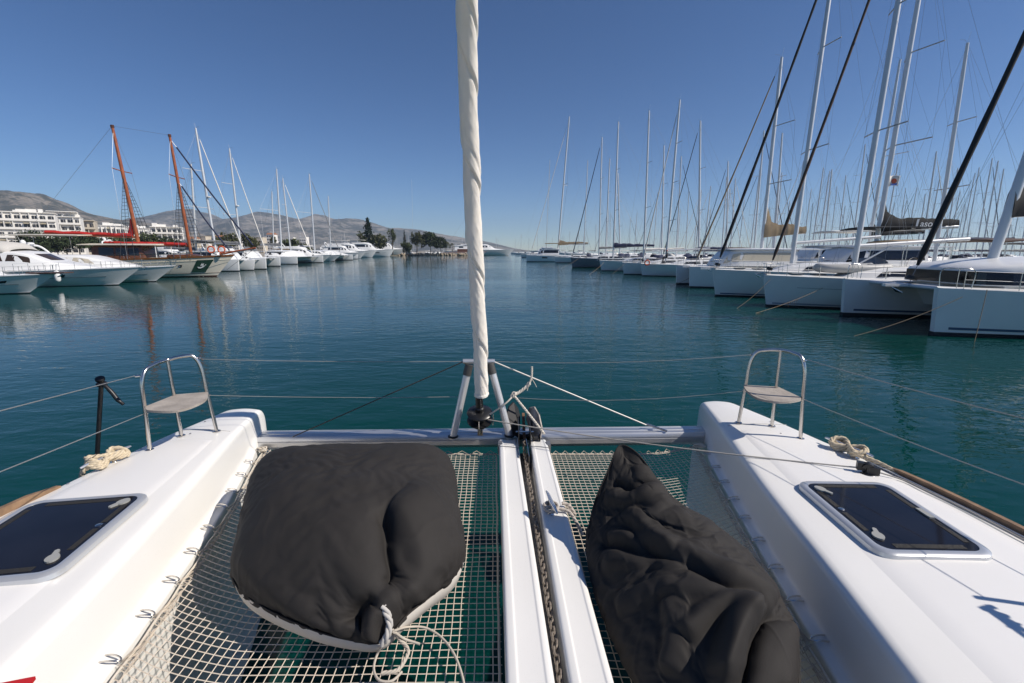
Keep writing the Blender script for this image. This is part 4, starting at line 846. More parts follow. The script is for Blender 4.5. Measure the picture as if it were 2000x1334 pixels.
def rig(root, base, top, Fbow, L, B, mast_m=None, r=0.10, spreaders=2, stay=None, stay_r=0.05, bow=(-0.25, 0, None), back=True, frac=1.0, boom=None, cover=None, cover_h=0.3, vang=False, detail=2, shroud_b=None, wire_r=0.006, inst=True, radar=False, sweep=0.25, booms=None):
    """mast with spreaders, shrouds, stays, rolled headsail, boom and sail cover"""
    base, top = Vector(base), Vector(top); mast_m = mast_m or MASTM; d = top - base
    pts = [base + d * t for t in (0, 0.3, 0.6, 0.85, 1)]
    mb = MB(); mb.tube(pts, [r, r, r * .98, r * .88, r * .68], 10)
    m = mb.build('mast', mast_m, root, smooth=60)
    sb = shroud_b or B * 0.44; sp_tip = {}
    chain = {s: Vector((base.x - .2, s * sb, base.z - 0.35)) for s in (1, -1)}
    hs = [0.36, 0.66] if spreaders == 2 else [0.5] if spreaders == 1 else [0.26, 0.50, 0.74]
    for h in hs[:spreaders]:
        c = base + d * h
        for s in (1, -1):
            tip = c + Vector((-sweep * sb * .8, s * sb * (0.80 if h < .5 else 0.62), 0.06)); sp_tip.setdefault(s, []).append(tip)
            tubep('spreader', [c, tip], r * 0.26, mast_m if detail < 2 else MASTD, m, 5)
    for s in (1, -1):
        tubep('shroud', [chain[s]] + sp_tip.get(s, []) + [base + d * 0.97 * frac], wire_r, WIRE, root, 4)
        if detail > 1 and spreaders: tubep('shroud', [chain[s] + Vector((0.3, 0, 0)), base + d * hs[0] * .97], wire_r * .9, WIRE, root, 4)
        if detail > 1 and spreaders > 1: tubep('shroud', [sp_tip[s][0], base + d * hs[1] * .97], wire_r * .8, WIRE, root, 4)
    if back: tubep('backstay', [Vector((-L * .985, 0, Fbow)), top], wire_r, WIRE, root, 4)
    fb = Vector((bow[0], bow[1], bow[2] if bow[2] is not None else Fbow + 0.12)); ft = base + d * 0.985 * frac
    if stay:
        sv = ft - fb; a, b, e = fb + sv * .035, fb + sv * .5 + Vector((0, 0, -.12)), fb + sv * .93
        tubep('forestay', [fb, a], wire_r * 2, WIRE, root, 5); tubep('forestay', [e, ft], wire_r * 2, WIREL, root, 5)
        mb = MB(); ps = spline([a, b, e], 10); mb.tube(ps, [stay_r * (1.0 + 0.10 * sin(i * 2.3)) * (0.75 + .5 * (1 - i / 20)) if 0 < i < 20 else stay_r * .55 for i in range(21)], 8); mb.build('furled_headsail', stay, root, smooth=60)
        mb = MB(); mb.lathe([(stay_r * .6, 0), (stay_r * 2.1, .02), (stay_r * 2.1, .16), (stay_r * .6, .18)], fb + sv.normalized() * .12, 10, sv); mb.build('furler_drum', BLACKP, root, smooth=40)
    else: tubep('forestay', [fb, ft], wire_r * 1.4, WIREL, root, 5)
    if boom:
        bz, bl, bt_ = boom; g = base + d * ((bz - base.z) / d.z); e = g + Vector((-bl, 0, bt_))
        tubep('boom', [g, e], [r * .75, r * .75], mast_m, root, 8)
        tubep('topping_lift', [e, top], wire_r * .8, WIRE, root, 4)
        if cover:
            rings = []
            for i in range(27):
                t = i / 26; c = g.lerp(e, t) + Vector((0, .03 * noise.noise((i * .5, 3, bl)), 0)); hh = cover_h * lerp(1.25, 0.5, t ** .7) * (1 + .30 * noise.noise((i * .35, bl, base.x)) + .10 * noise.noise((i * 1.1, 1, bl))); ww = 0.16 * lerp(1.25, .7, t) * (1 + .35 * noise.noise((i * .6, 7, bl)))
                rings.append([(c.x, c.y + ww * a, c.z + hh * b) for a, b in ((-.8, -.12), (-1, .25), (-.75, .7), (-.2, 1.0), (.2, 1.0), (.75, .7), (1, .25), (.8, -.12))])
            mb = MB(); mb.loft(rings, cap0=True, cap1=True); mb.build('sail_cover', cover, root, smooth=60)
            if cover_h > .5: # sail end gathered up the mast
                mb = MB(); c = g; mb.loft([[(c.x - .12 - ww * (1 - t), c.y + a * .16 * (1 - t * .8), c.z + t * cover_h * 2.4) for a, ww in ((-1, .1), (0, .9), (1, .1))] for t in (0, .4, .8, 1)], cap0=True, cap1=True); mb.build('sail_head', cover, root, smooth=60)
        if vang: tubep('vang', [base + Vector((-.12, 0, .15)), g + Vector((-bl * .32, 0, bt_ * .32 - .08))], r * .32, MASTM, root, 6)
        if detail > 1:
            for s in (1, -1): tubep('lazy_jack', [base + d * .5 + Vector((0, s * .1, 0)), g + Vector((-bl * .45, s * .08, .1)) ], wire_r * .6, WIREL, root, 4); tubep('lazy_jack', [base + d * .5 + Vector((0, s * .1, 0)), g + Vector((-bl * .8, s * .08, .1))], wire_r * .6, WIREL, root, 4)
    if inst:
        tubep('wind_vane', [top, top + Vector((.25, .05, .18)), top + Vector((.55, .06, .2))], wire_r * 1.2, WIRE, m, 4)
        tubep('aerial', [top, top + Vector((-.1, 0, .7))], wire_r, WIREL, m, 4)
    if radar:
        c = base + d * .45 + Vector((.32, 0, 0)); mb = MB(); mb.lathe([(.12, -.1), (.26, -.06), (.27, .06), (.16, .12)], c, 14); mb.build('radar_dome', WHITEP, m, smooth=40)
        tubep('radar_bracket', [c - Vector((.32, 0, .05)), c - Vector((0, 0, .1))], .04, MASTD, m, 6)
    return m
def rails(root, f, s0, s1, n, h=0.62, side=(1, -1), bow_rail=True, r=0.013, q=1.0, blunt=0.0):
    """stanchions with two lifelines, and the bow pulpit"""
    for sd in side:
        P = []
        for i in range(n + 1):
            x, b, z = f(lerp(s0, s1, i / n), q); p = Vector((x, sd * max(.06, b + blunt - .06), z)); P.append(p)
            tubep('stanchion', [p, p + Vector((0, 0, h))], r, STEEL, root, 5)
        for k in (.52, 1.0): tubep('lifeline', [p + Vector((0, 0, h * k)) for p in P], r * .45, WIREL, root, 4)
    if bow_rail:
        a, b = [(lambda g: Vector((g[0], sd * max(.06, g[1] - .06 + blunt), g[2] + h)))(f(s0, q)) for sd in (1, -1)]
        x, _, z = f(0.0, q); mid = Vector((x + .05, 0, z + h))
        tubep('pulpit', spline([a, a.lerp(mid, .7) + Vector((.1, .12, 0)), mid, b.lerp(mid, .7) + Vector((.1, -.12, 0)), b], 5), r * 1.2, STEEL, root, 6)
        tubep('pulpit_leg', [(x - .12, .12, z), (x - .05, .15, z + h)], r * 1.1, STEEL, root, 5); tubep('pulpit_leg', [(x - .12, -.12, z), (x - .05, -.15, z + h)], r * 1.1, STEEL, root, 5)
def bottom_bands(f, root, z0=0.16, z1=0.24, colour=None, F=1.6, blunt=0.0, ns=1.0):
    q = lambda z: (z + .35) / (F + .35)
    mb = hull_mesh(f, 0, ns, q(-.34), q(0.11), 26, 3, .022, False, blunt=blunt); mb.build('bottom_paint', BOOT, root)
    if colour:
        for s in (1, -1): strip(f, 0.02, 0.97 * ns, q(z0), q(z1), s, .006 + blunt, 20, .004).build('waterline_stripe', colour, root)
def sprayhood(root, x, w, z, m, h=0.75, ln=1.5, glass=True):
    rings = []
    for i, (dx, hh) in enumerate(((0.0, .12), (-.35, .65), (-.75, .95), (-ln, 1.0))):
        rings.append([(x + dx, w * cos(a), z + h * hh * sin(a) ** .75) for a in [pi * k / 10 for k in range(11)]])
    mb = MB(); mb.loft(rings, closed=False); o = mb.build('sprayhood', m, root, smooth=60)
    sd = o.modifiers.new('cloth', 'SOLIDIFY'); sd.thickness = .02
    if glass:
        for a0, a1 in ((.22, .46), (.54, .78)):
            mb = MB(); mb.loft([[Vector((x + dx + .02, (w + .01) * cos(pi * lerp(a0, a1, t)), z + .015 + h * hh * sin(pi * lerp(a0, a1, t)) ** .75)) for t in (0, .5, 1)] for dx, hh in ((-.08, .24), (-.30, .57))], closed=False); mb.build('sprayhood_window', GLASS, o)
def bimini(root, x0, x1, w, z, m, posts=True, th=.05, zdeck_=1.6, crown=.12):
    rings = [[(lerp(x0, x1, t), w * a, z + crown * (1 - a * a) + .05 * sin(pi * t) + dz) for a, dz in ((-1, 0), (-.5, 0), (0, 0), (.5, 0), (1, 0), (1, -th), (0, -th), (-1, -th))] for t in (0, .25, .5, .75, 1)]
    mb = MB(); mb.loft(rings, cap0=True, cap1=True); mb.build('bimini', m, root, smooth=50)
    if posts:
        for a in (x0 - .1 * (x0 - x1), x1 + .1 * (x0 - x1)):
            for s in (1, -1): tubep('bimini_post', [(a, s * w * .95, zdeck_), (a, s * w * .95, z)], .02, STEEL, root, 5)
def portlights(f, root, spec, sides=(1, -1), m=None, blunt=0.0):
    for s0, s1, q0, q1 in spec:
        for sd in sides: strip(f, s0, s1, q0, q1, sd, .010 + blunt, 4, .012).build('portlight', m or GLASS, root)
def anchor_on_bow(root, x, z, sc=1.0):
    o = bpy.data.objects.new('bow_anchor', None); COL.objects.link(o); o.parent = root; o.location = (x, 0, z)
    mb = MB(); mb.tube([(-.5 * sc, 0, .05), (.1 * sc, 0, .04), (.28 * sc, 0, -.02)], .025 * sc, 6); mb.build('shank', STEEL, o)
    mb = MB(); mb.plate([(.32 * sc, 0, .02 * sc), (.05 * sc, .16 * sc, -.16 * sc), (-.05 * sc, 0, -.2 * sc), (.05 * sc, -.16 * sc, -.16 * sc)], (.3, 0, -1), .025); mb.build('fluke', STEEL, o)
def fender(root, x, y, z, h=0.75, r=0.14, m=None):
    mb = MB(); mb.lathe([(.03, h + .1), (.05, h + .02), (r * .7, h - .05), (r, h - .18), (r, .18), (r * .7, .05), (.05, 0)][::-1], (x, y, z), 12); return mb.build('fender', m or WHITEP, root, smooth=50)
def on_axis(x, y, bow, rz):
    """the point of a sight line on a boat's centre plane, in the boat's own frame"""
    d = ray(x, y); n = Vector((-sin(rz), cos(rz), 0)); p = Vector((0, 0, H)) + d * (Vector((bow.x, bow.y, 0)).dot(n) / d.dot(n)); return Matrix.Rotation(-rz, 3, 'Z') @ (p - Vector((bow.x, bow.y, 0)))
# ------------------------------------------------------------------ monohull sailing yacht
def sloop(label, bow, L, B, Fb, mastpx, top_px=None, mast_h=None, hull=None, rz=pi - .09, group=None, stripe=None, stay=None, stay_r=.05, boom=None, cover=None, cover_h=.3, spreaders=2, hood=None, r=.10, detail=2, bands=True, extra=None, cat='sailboat', name='sailing_yacht', vang=False, mast_z=None, ports=(), wire_r=.006, frac=1.0, radar=False, mast_m=None, bim=None):
    root = thing(name, label, cat, (bow.x, bow.y, 0), rz, group); BOATS.append(root)
    f = hull_section(L, B, Fb, Fb * .82, .35, .62, .80, 2.1)
    hull_mesh(f, blunt=.05).build('hull', hull or GEL_OFF, root, smooth=40)
    if bands: bottom_bands(f, root, colour=stripe, F=Fb, blunt=.05)
    st = [(-.26 * L, Fb * .93, Fb * .95, B * .16, B * .08), (-.31 * L, Fb * .92, Fb + .16, B * .24, B * .18), (-.40 * L, Fb * .9, Fb + .36, B * .29, B * .24), (-.56 * L, Fb * .88, Fb + .42, B * .31, B * .26), (-.66 * L, Fb * .86, Fb + .40, B * .31, B * .26)]
    cabin(st, hull if hull is CREAM else GEL_OFF, root)
    if detail:
        for s in (1, -1): cab_window(st, -.36 * L, -.50 * L, .3, .78, s, root, slant=.25); cab_window(st, -.515 * L, -.62 * L, .3, .78, s, root, slant=.1)
        portlights(f, root, ports, blunt=.05)
    if detail > 1: rails(root, f, .07, .93, 9, blunt=.05); anchor_on_bow(root, .12, Fb + .05)
    for hx in (-.12, -.20) if detail else (): mb = MB(); x_, b_, z_ = f(-hx, 1); mb.box((hx * L, 0, z_ + .12), (.55, .55, .05)); mb.build('deck_hatch', GLASS, root)
    hd = hood or NAVY
    if detail: sprayhood(root, -.60 * L, B * .30, Fb * .86 + .25, hd, .8, glass=detail > 1)
    if bim: bimini(root, -.72 * L, -.92 * L, B * .36, Fb + 1.75, bim, zdeck_=Fb * .8)
    if detail: mb = MB(); mb.box((-.80 * L, 0, Fb * .86), (L * .26, B * .30, .02)); mb.build('cockpit_floor', mat('teak_deck', (.28, .19, .12), .7), root); tubep('wheel', [(-.86 * L, .5 * cos(a), Fb * .85 + .55 + .5 * sin(a)) for a in [k * pi / 8 for k in range(17)]], .018, STEEL, root, 5)
    # mast: the foot and head that the photograph shows, brought into the boat's own frame
    b = on_axis(mastpx[0], mastpx[1], bow, rz); zb = mast_z if mast_z is not None else Fb + .38; base = Vector((b.x, 0, zb))
    if top_px: t = on_axis(top_px[0], top_px[1], bow, rz); top = Vector((t.x, 0, t.z))
    else: top = base + Vector((-(mast_h or 16) * .022, 0, mast_h or 16))
    rig(root, base, top, Fb, L, B, r=r, spreaders=spreaders, stay=stay, stay_r=stay_r, boom=boom, cover=cover, cover_h=cover_h, detail=detail, wire_r=wire_r, vang=vang, frac=frac, radar=radar, mast_m=mast_m)
    return root, f
# ------------------------------------------------------------------ sailing catamaran
def catsail(label, bow, L, B, hb, Fb, mastpx, top_px=None, mast_h=None, rz=pi - .09, group=None, hull=None, stripe=None, stay=None, stay_r=.06, cover=None, cover_h=.5, boomlen=5, r=.13, win=None, roof=None, fly=False, detail=2, cab_x=(.20, .62), cab_h=1.15, bim=None, spreaders=1, name='sailing_catamaran', mast_on=None, wire_r=.007, boomz=None, radar=False, ports=((.30, .40, .62, .78),), rake=.02, band=False):
    """bow: centre point between the two stems"""
    root = thing(name, label, 'catamaran', (bow.x, bow.y, 0), rz, group); BOATS.append(root)
    f = hull_section(L, hb, Fb, Fb * .80, .12, .45, .72, 2.4)
    for s in (1, -1):
        h = hull_mesh(f, blunt=.10).build('hull', hull or GEL_OFF, root, smooth=40); h.location = (0, s * (B - hb) / 2, 0)
        q = lambda z: (z + .35) / (Fb + .35)
        mb = hull_mesh(f, 0, 1, q(-.34), q(.14), 26, 3, .022, False, blunt=.10); mb.build('bottom_paint', BOOT, h)
        for sd in (1, -1):
            if stripe: strip(f, .03, .96, q(.24), q(.33), sd, .106, 20, .004).build('waterline_stripe', stripe, h)
            if detail: [strip(f, a, b, c, d, sd, .112, 4, .014).build('portlight', GLASS, h) for a, b, c, d in ports]
        if detail > 1:
            fr = lambda s_, q_: f(s_, q_)
            rails(h, f, .05, .9, 8, side=(s,), bow_rail=False, blunt=.10)
            tubep('pulpit', spline([(-.9, s * .3, Fb), (-.9, s * .32, Fb + .6), (-.45, s * .25, Fb + .68), (-.12, -s * .05, Fb + .62), (-.12, -s * .05, Fb)], 5), .016, STEEL, h, 6); tubep('pulpit', [(-.45, s * .25, Fb), (-.45, s * .25, Fb + .68)], .014, STEEL, h, 5)
    inner = B / 2 - hb * .8
    mb = MB(); mb.loft([[(x, w * a, z) for a, z in ((-1, z0), (-1, z1), (1, z1), (1, z0))] for x, z0, z1, w in ((-.19 * L, Fb - .28, Fb + .03, inner), (-.23 * L, .65, Fb + .06, inner), (-.9 * L, .7, Fb * .9, inner))], cap0=True, cap1=True); mb.build('bridge_deck', hull or GEL_OFF, root)
    tubep('cross_beam', [(-.07 * L, -inner - .2, Fb - .12), (-.07 * L, inner + .2, Fb - .12)], .09, MASTM, root, 8)
    mb = MB(); mb.box((-.13 * L, 0, Fb - .16), (.11 * L, inner * 1.9, .012)); mb.build('trampoline', mat('trampoline_mesh', (.25, .25, .25), .9), root)
    mb = MB(); mb.box((-.10 * L, 0, Fb - .10), (.2 * L, .22, .10)); mb.build('bowsprit_beam', hull or GEL_OFF, root)
    w = B * .34; c0, c1 = -cab_x[0] * L, -cab_x[1] * L; dz = Fb + .02
    st = [(c0, dz, dz + .10, w * .55, w * .45), (c0 - .35, dz, dz + cab_h * .42, w * .80, w * .62), (c0 - 1.0, dz, dz + cab_h * .86, w * .96, w * .80), (c0 - 1.8, dz, dz + cab_h, w * 1.02, w * .88), (c1 + 1, dz, dz + cab_h * 1.02, w * 1.04, w * .92), (c1, dz, dz + cab_h, w * 1.02, w * .92)]
    if band:
        st = [(c0, dz, dz + .52, w * .74, w * .70), (c0 - .12, dz, dz + .60, w * .84, w * .80), (c0 - .8, dz, dz + .74, w * .98, w * .92), (c0 - 2.2, dz, dz + cab_h * .92, w * 1.03, w * .95), (c1 + 1, dz, dz + cab_h, w * 1.05, w * .96), (c1, dz, dz + cab_h, w * 1.03, w * .95)]
    cabin(st, roof or GEL_OFF, root, 'saloon', .2)
    if band:
        for s in (1, -1):
            mb = MB(); rings = []
            for i in range(25):
                x = lerp(c0 + .0, c1 + .1, (i / 24) ** 1.6); z0, z1, w0, w1 = cab_at(st, x); top_ = .50
                wz = lambda z: lerp(w0, w1, min(1, (z) / (z1 - z0)))
                rings.append([(x, s * (wz(z) + o), dz + z) for z, o in ((.04, -.02), (.04, .02), (top_, .02), (top_, -.02))])
            mb.loft(rings, cap0=True, cap1=True, flip=s < 0); mb.build('window', win, root)
        mb = MB(); mb.box((c0 + .012, 0, dz + .27), (.03, w * 1.46, .46)); mb.build('windscreen', win, root)
    elif win is not False:
        wm = win or GLASS
        for s in (1, -1): cab_window(st, c0 - .5, c1 + .25, .30, .80, s, root, wm, slant=.3, n=12)
        mb = MB(); mb.loft([[(lerp(c0 + .0, c0 - .62, t) + .03 - .12 * a * a, a * w * lerp(.58, .62, t), dz + lerp(.14, cab_h * .60, t)) for a in (-1, -.5, 0, .5, 1)] for t in (.25, .55, .9)], closed=False); o = mb.build('windscreen', wm, root); o.modifiers.new('pane', 'SOLIDIFY').thickness = .02
    # roof brow
    if not band: mb = MB(); mb.loft([[(x, a * w * k, dz + cab_h * 1.02 + .05 + zz * .08 - .06 * a * a) for a, zz in ((-1, 0), (-.5, 0), (0, 0), (.5, 0), (1, 0), (1, -1), (0, -1), (-1, -1))] for x, k in ((c0 - 1.0, .8), (c0 - 1.5, .95), (c1 + .5, 1.0), (c1 - 1.9, .98))], cap0=True, cap1=True); mb.build('hardtop', roof or GEL_OFF, root, smooth=40)
    for s in (1, -1): tubep('hardtop_post', [(c1 - 1.7, s * w * .9, Fb * .9), (c1 - 1.7, s * w * .9, dz + cab_h)], .04, WHITEP, root, 6)
    if bim: bimini(root, c0 - 2.2, c1 - .6, w * .92, dz + cab_h + 1.55, bim, zdeck_=dz + cab_h, th=.1)
    b = on_axis(mastpx[0], mastpx[1], bow, rz); zb = mast_on if mast_on else dz + cab_h; base = Vector((b.x, 0, zb))
    if top_px: t = on_axis(top_px[0], top_px[1], bow, rz); top = Vector((t.x, 0, t.z))
    else: top = base + Vector((-(mast_h or 17) * rake, 0, mast_h or 17))
    rig(root, base, top, Fb, L, B, r=r, spreaders=spreaders, stay=stay, stay_r=stay_r, bow=(-.07 * L, 0, Fb), boom=(boomz or zb + 1.2, boomlen, .25), cover=cover, cover_h=cover_h, detail=detail, back=False, wire_r=wire_r, sweep=.4, radar=radar)
    if detail > 1: o = anchor_on_bow(root, -.05 * L, Fb - .18, 1.2)
    return root, f, st
# ------------------------------------------------------------------ motor yacht
def motor_yacht(label, bow, L, B, Fb, rz=0.0, group=None, fly=True, rake=1.9, hull=None, win_side=True, canopy=None, arch=True, detail=2, house=(.30, .78), hh=1.5, stripe=None, ports=(), big=False, sunroof=None, name='motor_yacht', win=None, mast=False):
    root = thing(name, label, 'motor yacht', (bow.x, bow.y, 0), rz, group); BOATS.append(root)
    f = hull_section(L, B, Fb, Fb * .72, rake, .55, .66, 1.9)
    hull_mesh(f, ns=30, nq=10).build('hull', hull or GEL_OFF, root, smooth=45)
    q = lambda z: (z + .35) / (Fb + .35)
    mb = hull_mesh(f, 0, 1, q(-.34), q(.08), 26, 3, .022, False); mb.build('bottom_paint', BOOT, root)
    for s in (1, -1):
        strip(f, .0, .99, .955, .985, s, .03, 26, .03).build('rubbing_strake', PALEGREY, root)
        strip(f, .10, .98, .60, .622, s, .012, 22, .012).build('hull_line', mat('hull_line_grey', (.25, .26, .28), .4), root)
        if stripe: strip(f, .06, .98, q(.16), q(.26), s, .012, 22, .012).build('waterline_stripe', stripe, root)
    portlights(f, root, ports)
    a, b = -house[0] * L, -house[1] * L; d0 = Fb * .92
    # raised foredeck sweeping up into the deckhouse
    st = [(a + .17 * L, d0, d0 + .08, B * .10, B * .04), (a + .10 * L, d0 - .02, d0 + .32, B * .24, B * .16), (a + .02 * L, d0 - .04, d0 + .58, B * .33, B * .26), (a, d0 - .05, d0 + .66, B * .36, B * .29),
          (a - .07 * L, d0 - .06, d0 + hh * .86, B * .40, B * .31), (a - .12 * L, d0 - .08, d0 + hh, B * .41, B * .33), (b + .1 * L, d0 - .15, d0 + hh * 1.0, B * .42, B * .34), (b, d0 - .2, d0 + hh * .92, B * .42, B * .34)]
    cabin(st, GEL_OFF, root, 'deckhouse', .16)
    if win_side:
        for s in (1, -1):
            cab_window(st, a - .035 * L, a - .15 * L, .50, .84, s, root, win, slant=.5); cab_window(st, a - .16 * L, b + .08 * L, .50, .84, s, root, win, slant=.2)
        mb = MB(); mb.loft([[(lerp(a + .002 * L, a - .066 * L, t) + .06 - .5 * e * e, e * B * lerp(.285, .305, t), d0 + .03 + lerp(.66, hh * .86, t)) for e in (-1, -.5, 0, .5, 1)] for t in (.05, .5, .95)], closed=False); o = mb.build('windscreen', win or GLASS, root); o.modifiers.new('pane', 'SOLIDIFY').thickness = .025
    top = d0 + hh
    if fly:
        fs = [(a - .09 * L, top - .12, top + .10, B * .30, B * .24), (a - .13 * L, top - .05, top + .55, B * .36, B * .33), (a - .20 * L, top - .05, top + .62, B * .38, B * .37), (b - .04 * L, top - .1, top + .50, B * .38, B * .37)]
        cabin(fs, GEL_OFF, root, 'flybridge', .06)
        mb = MB(); mb.loft([[(a - .13 * L - dx + .3 * (1 - e * e), e * B * w_, top + z) for e in (-1, -.6, 0, .6, 1)] for dx, w_, z in ((0, .34, .56), (.35, .33, .95))], closed=False); o = mb.build('flybridge_screen', mat('smoked_screen', (.05, .05, .055), .1), root); o.modifiers.new('pane', 'SOLIDIFY').thickness = .02
        top += .55
    if canopy:
        # clear-sided canvas enclosure on the flybridge
        rings = [[(x, w_ * cos(t), z0 + h_ * sin(t) ** .6) for t in [pi * k / 12 for k in range(13)]] for x, w_, z0, h_ in ((a - .14 * L, B * .30, top - .1, .35), (a - .17 * L, B * .35, top - .1, .85), (a - .24 * L, B * .36, top - .1, 1.0), (b + .02 * L, B * .36, top - .1, .98))]
        mb = MB(); mb.loft(rings, closed=False); o = mb.build('canopy', canopy, root, smooth=50); o.modifiers.new('cloth', 'SOLIDIFY').thickness = .03
        for k, (x0, x1) in enumerate(((a - .165 * L, a - .205 * L), (a - .212 * L, a - .255 * L), (a - .262 * L, a - .31 * L), (a - .32 * L, b + .03 * L))):
            for s in (1, -1):
                mb = MB(); mb.plate([(x0, s * B * .352, top + .08), (x1, s * B * .372, top + .08), (x1 - .1, s * B * .35, top + .62), (x0 - .30, s * B * .335, top + .56)], (0, s, 0.2), .015); mb.build('canopy_window', mat('clear_vinyl', (.10, .10, .10), .12), o)
    elif sunroof: bimini(root, a - .18 * L, b + .02 * L, B * .34, top + 1.35, sunroof, zdeck_=top - .3, th=.07)
    if arch:
        x = b + .03 * L; mb = MB(); mb.tube(spline([(x + .5, -B * .38, top - .5), (x, -B * .36, top + .3), (x - .35, -B * .26, top + .85), (x - .4, 0, top + .95), (x - .35, B * .26, top + .85), (x, B * .36, top + .3), (x + .5, B * .38, top - .5)], 5), .10, 8); mb.build('radar_arch', GEL_OFF, root, smooth=60)
        mb = MB(); mb.lathe([(.1, 0), (.28, .04), (.28, .16), (.12, .22)], (x - .4, .3, top + 1.0), 12); mb.build('radar_dome', WHITEP, root, smooth=40)
        tubep('aerial', [(x - .4, -.6, top + .9), (x - 1.0, -.7, top + 3.2)], .012, WIREL, root, 4)
        mb = MB(); mb.lathe([(.1, 0), (.2, .1), (.22, .25), (.12, .42), (.02, .46)], (x - .4, -.5, top + .98), 12); mb.build('satellite_dome', WHITEP, root, smooth=40)
    if detail > 1: rails(root, f, .02, .46, 8, h=.6, r=.014); anchor_on_bow(root, .05, Fb - .05, 1.1)
    elif detail: rails(root, f, .02, .4, 5, h=.6, r=.014)
    # aft cockpit wall and transom seat
    mb = MB(); mb.box((-.90 * L, 0, Fb * .80), (.12 * L, B * .72, .35)); mb.build('cockpit_seat', mat('cream_cushion', (.6, .56, .48), .8), root)
    return root, f, st
# ================================================================== ROW OF SAILING BOATS, bows towards the channel
def wl(x, y): return pz(x, y, 0.0)
ROW = 'sailing boats moored bow out along the pier'
# 1. the nearest catamaran: two flat bows, black saloon windows, black headsail
a, b = wl(1825, 655), wl(1632, 615); c = (a + b) / 2; c.x = 15.35
r1, f1_, st1 = catsail('large white catamaran with a black saloon window band, nearest boat of the pier row', Vector((c.x, c.y, 0)), 14.0, (b - a).length + 1.5, 1.6, 1.72, (1937, 512), mast_h=19.5, group=ROW, hull=GEL, stripe=STRIPE,
    stay=BLACKC, stay_r=.095, cover=BLACKC, cover_h=.75, boomlen=5.5, r=.17, win=mat('black_acrylic', (.008, .008, .009), .12), cab_x=(.145, .66), cab_h=1.0, mast_on=2.68, rake=.135, band=True, wire_r=.006, ports=((.30, .36, .66, .78),), boomz=4.4)
# 2. monohull with the inflatable dinghy on its foredeck
c = wl(1484, 598)
r2, f2_ = sloop('white sloop with a grey inflatable dinghy on its foredeck and a dark brown rolled headsail', c, 14.2, 4.4, 1.72, (1667, 526), mast_h=19, group=ROW, hull=GEL, stay=BROWNC, stay_r=.072, boom=(3.25, 5.4, .35), cover=None, r=.135, vang=True, hood=BROWNC, ports=((.33, .38, .62, .73), (.45, .5, .62, .73)), wire_r=.006, bim=BROWNC, stripe=mat('grey_boot', (.25, .3, .36), .4))
# its hull lines
for s in (1, -1): strip(f2_, .10, .9, .70, .71, s, .056, 16, .01).build('hull_line', mat('hull_line_grey', (.25, .26, .28), .4), r2)
# 3. monohull with long black headsail
c = wl(1387, 578)
r3, f3_ = sloop('white sloop with a black rolled headsail and a long bow roller', c, 14.5, 4.4, 1.80, (1545, 526), mast_h=19.5, top_px=None, group=ROW, hull=GEL, stay=BLACKC, stay_r=.085, boom=(3.5, 5.2, .4), cover=None, r=.13, hood=GREYC, ports=((.22, .34, .62, .74),), stripe=STRIPE, frac=.95, bim=TANSAIL)
mb = MB(); mb.box((.28, 0, 1.83), (1.0, .22, .09)); mb.build('bow_roller', GEL, r3)
# 4. catamaran with tan sail bag
a, b = wl(1353, 562), wl(1312, 555); c = (a + b) / 2
r4, f4_, st4 = catsail('white catamaran with a crumpled tan sail bag behind its mast', Vector((14.8, c.y, 0)), 13.6, (b - a).length + 1.6, 1.6, 1.75, (1487, 490), top_px=(1527, 112), group=ROW, hull=GEL, stay=TANSAIL, stay_r=.06, cover=TANSAIL, cover_h=1.0, boomlen=3.4, r=.14, cab_x=(.17, .62), cab_h=1.35, win=mat('pale_screen_cover', (.55, .5, .4), .8), mast_on=3.05, spreaders=2)
# grey sail left hoisted against the next mast
def rsloop(label, wx, wy, L, B, Fb, mx, my, tx, ty, **k):
    c = wl(wx, wy); return sloop(label, c, L, B, Fb, (mx, my), top_px=(tx, ty), group=ROW, **k)
rsloop('white sloop with open cockpit and an orange lifebuoy, a person seated aboard', 1249, 539, 13.5, 4.2, 1.5, 1302, 490, 1328, 195, stay=mat('pale_sail', (.6, .58, .55), .8), stay_r=.055, boom=(3.0, 5, .3), r=.125, spreaders=3, ports=((.42, .6, .55, .62),), hood=BLACKC, bim=BROWNC)
rsloop('white sloop with a folded grey mainsail, beside the seated person\'s boat', 1213.7, 536, 13.0, 4.1, 1.55, 1258, 490, 1268, 216, boom=(3.1, 5, .2), cover=WHITEC, cover_h=.2, r=.11, hood=NAVY, bim=NAVY)
rsloop('white sloop with a dark navy boom cover', 1170, 529, 13.0, 4.1, 1.6, 1198, 490, 1208, 238, boom=(3.6, 6, .1), cover=NAVY, cover_h=.5, r=.12, hood=NAVY)
rsloop('sloop with a dark grey hull', 1114, 522, 13.5, 4.2, 1.75, 1170, 490, 1176, 268, stay=NAVY, stay_r=.07, boom=(3.4, 5, .2), cover=GREYC, r=.12, hull=GREYHULL)
rsloop('slim white sloop between the grey hull and the tan topped catamaran', 1082.6, 513, 13, 4, 1.5, 1140, 490, 1148, 314, r=.11, detail=1)
c = wl(1029, 510.5)
catsail('white flybridge catamaran with a tan boom bag and canvas screens', Vector((c.x, c.y, 0)), 15, 8.0, 1.7, 1.9, (1090, 480), top_px=(1112, 228), group=ROW, cover=TANSAIL, cover_h=.9, boomlen=8.5, r=.22, cab_x=(.2, .62), cab_h=1.6, bim=TANSAIL, detail=1, wire_r=.012, stay=WHITEC, stay_r=.07)
c = wl(1017, 503); sloop('small white sloop at the far end of the pier row', c, 13, 4, 1.6, (1066, 488), top_px=(1074, 312), group=ROW, detail=1, r=.12, wire_r=.012)
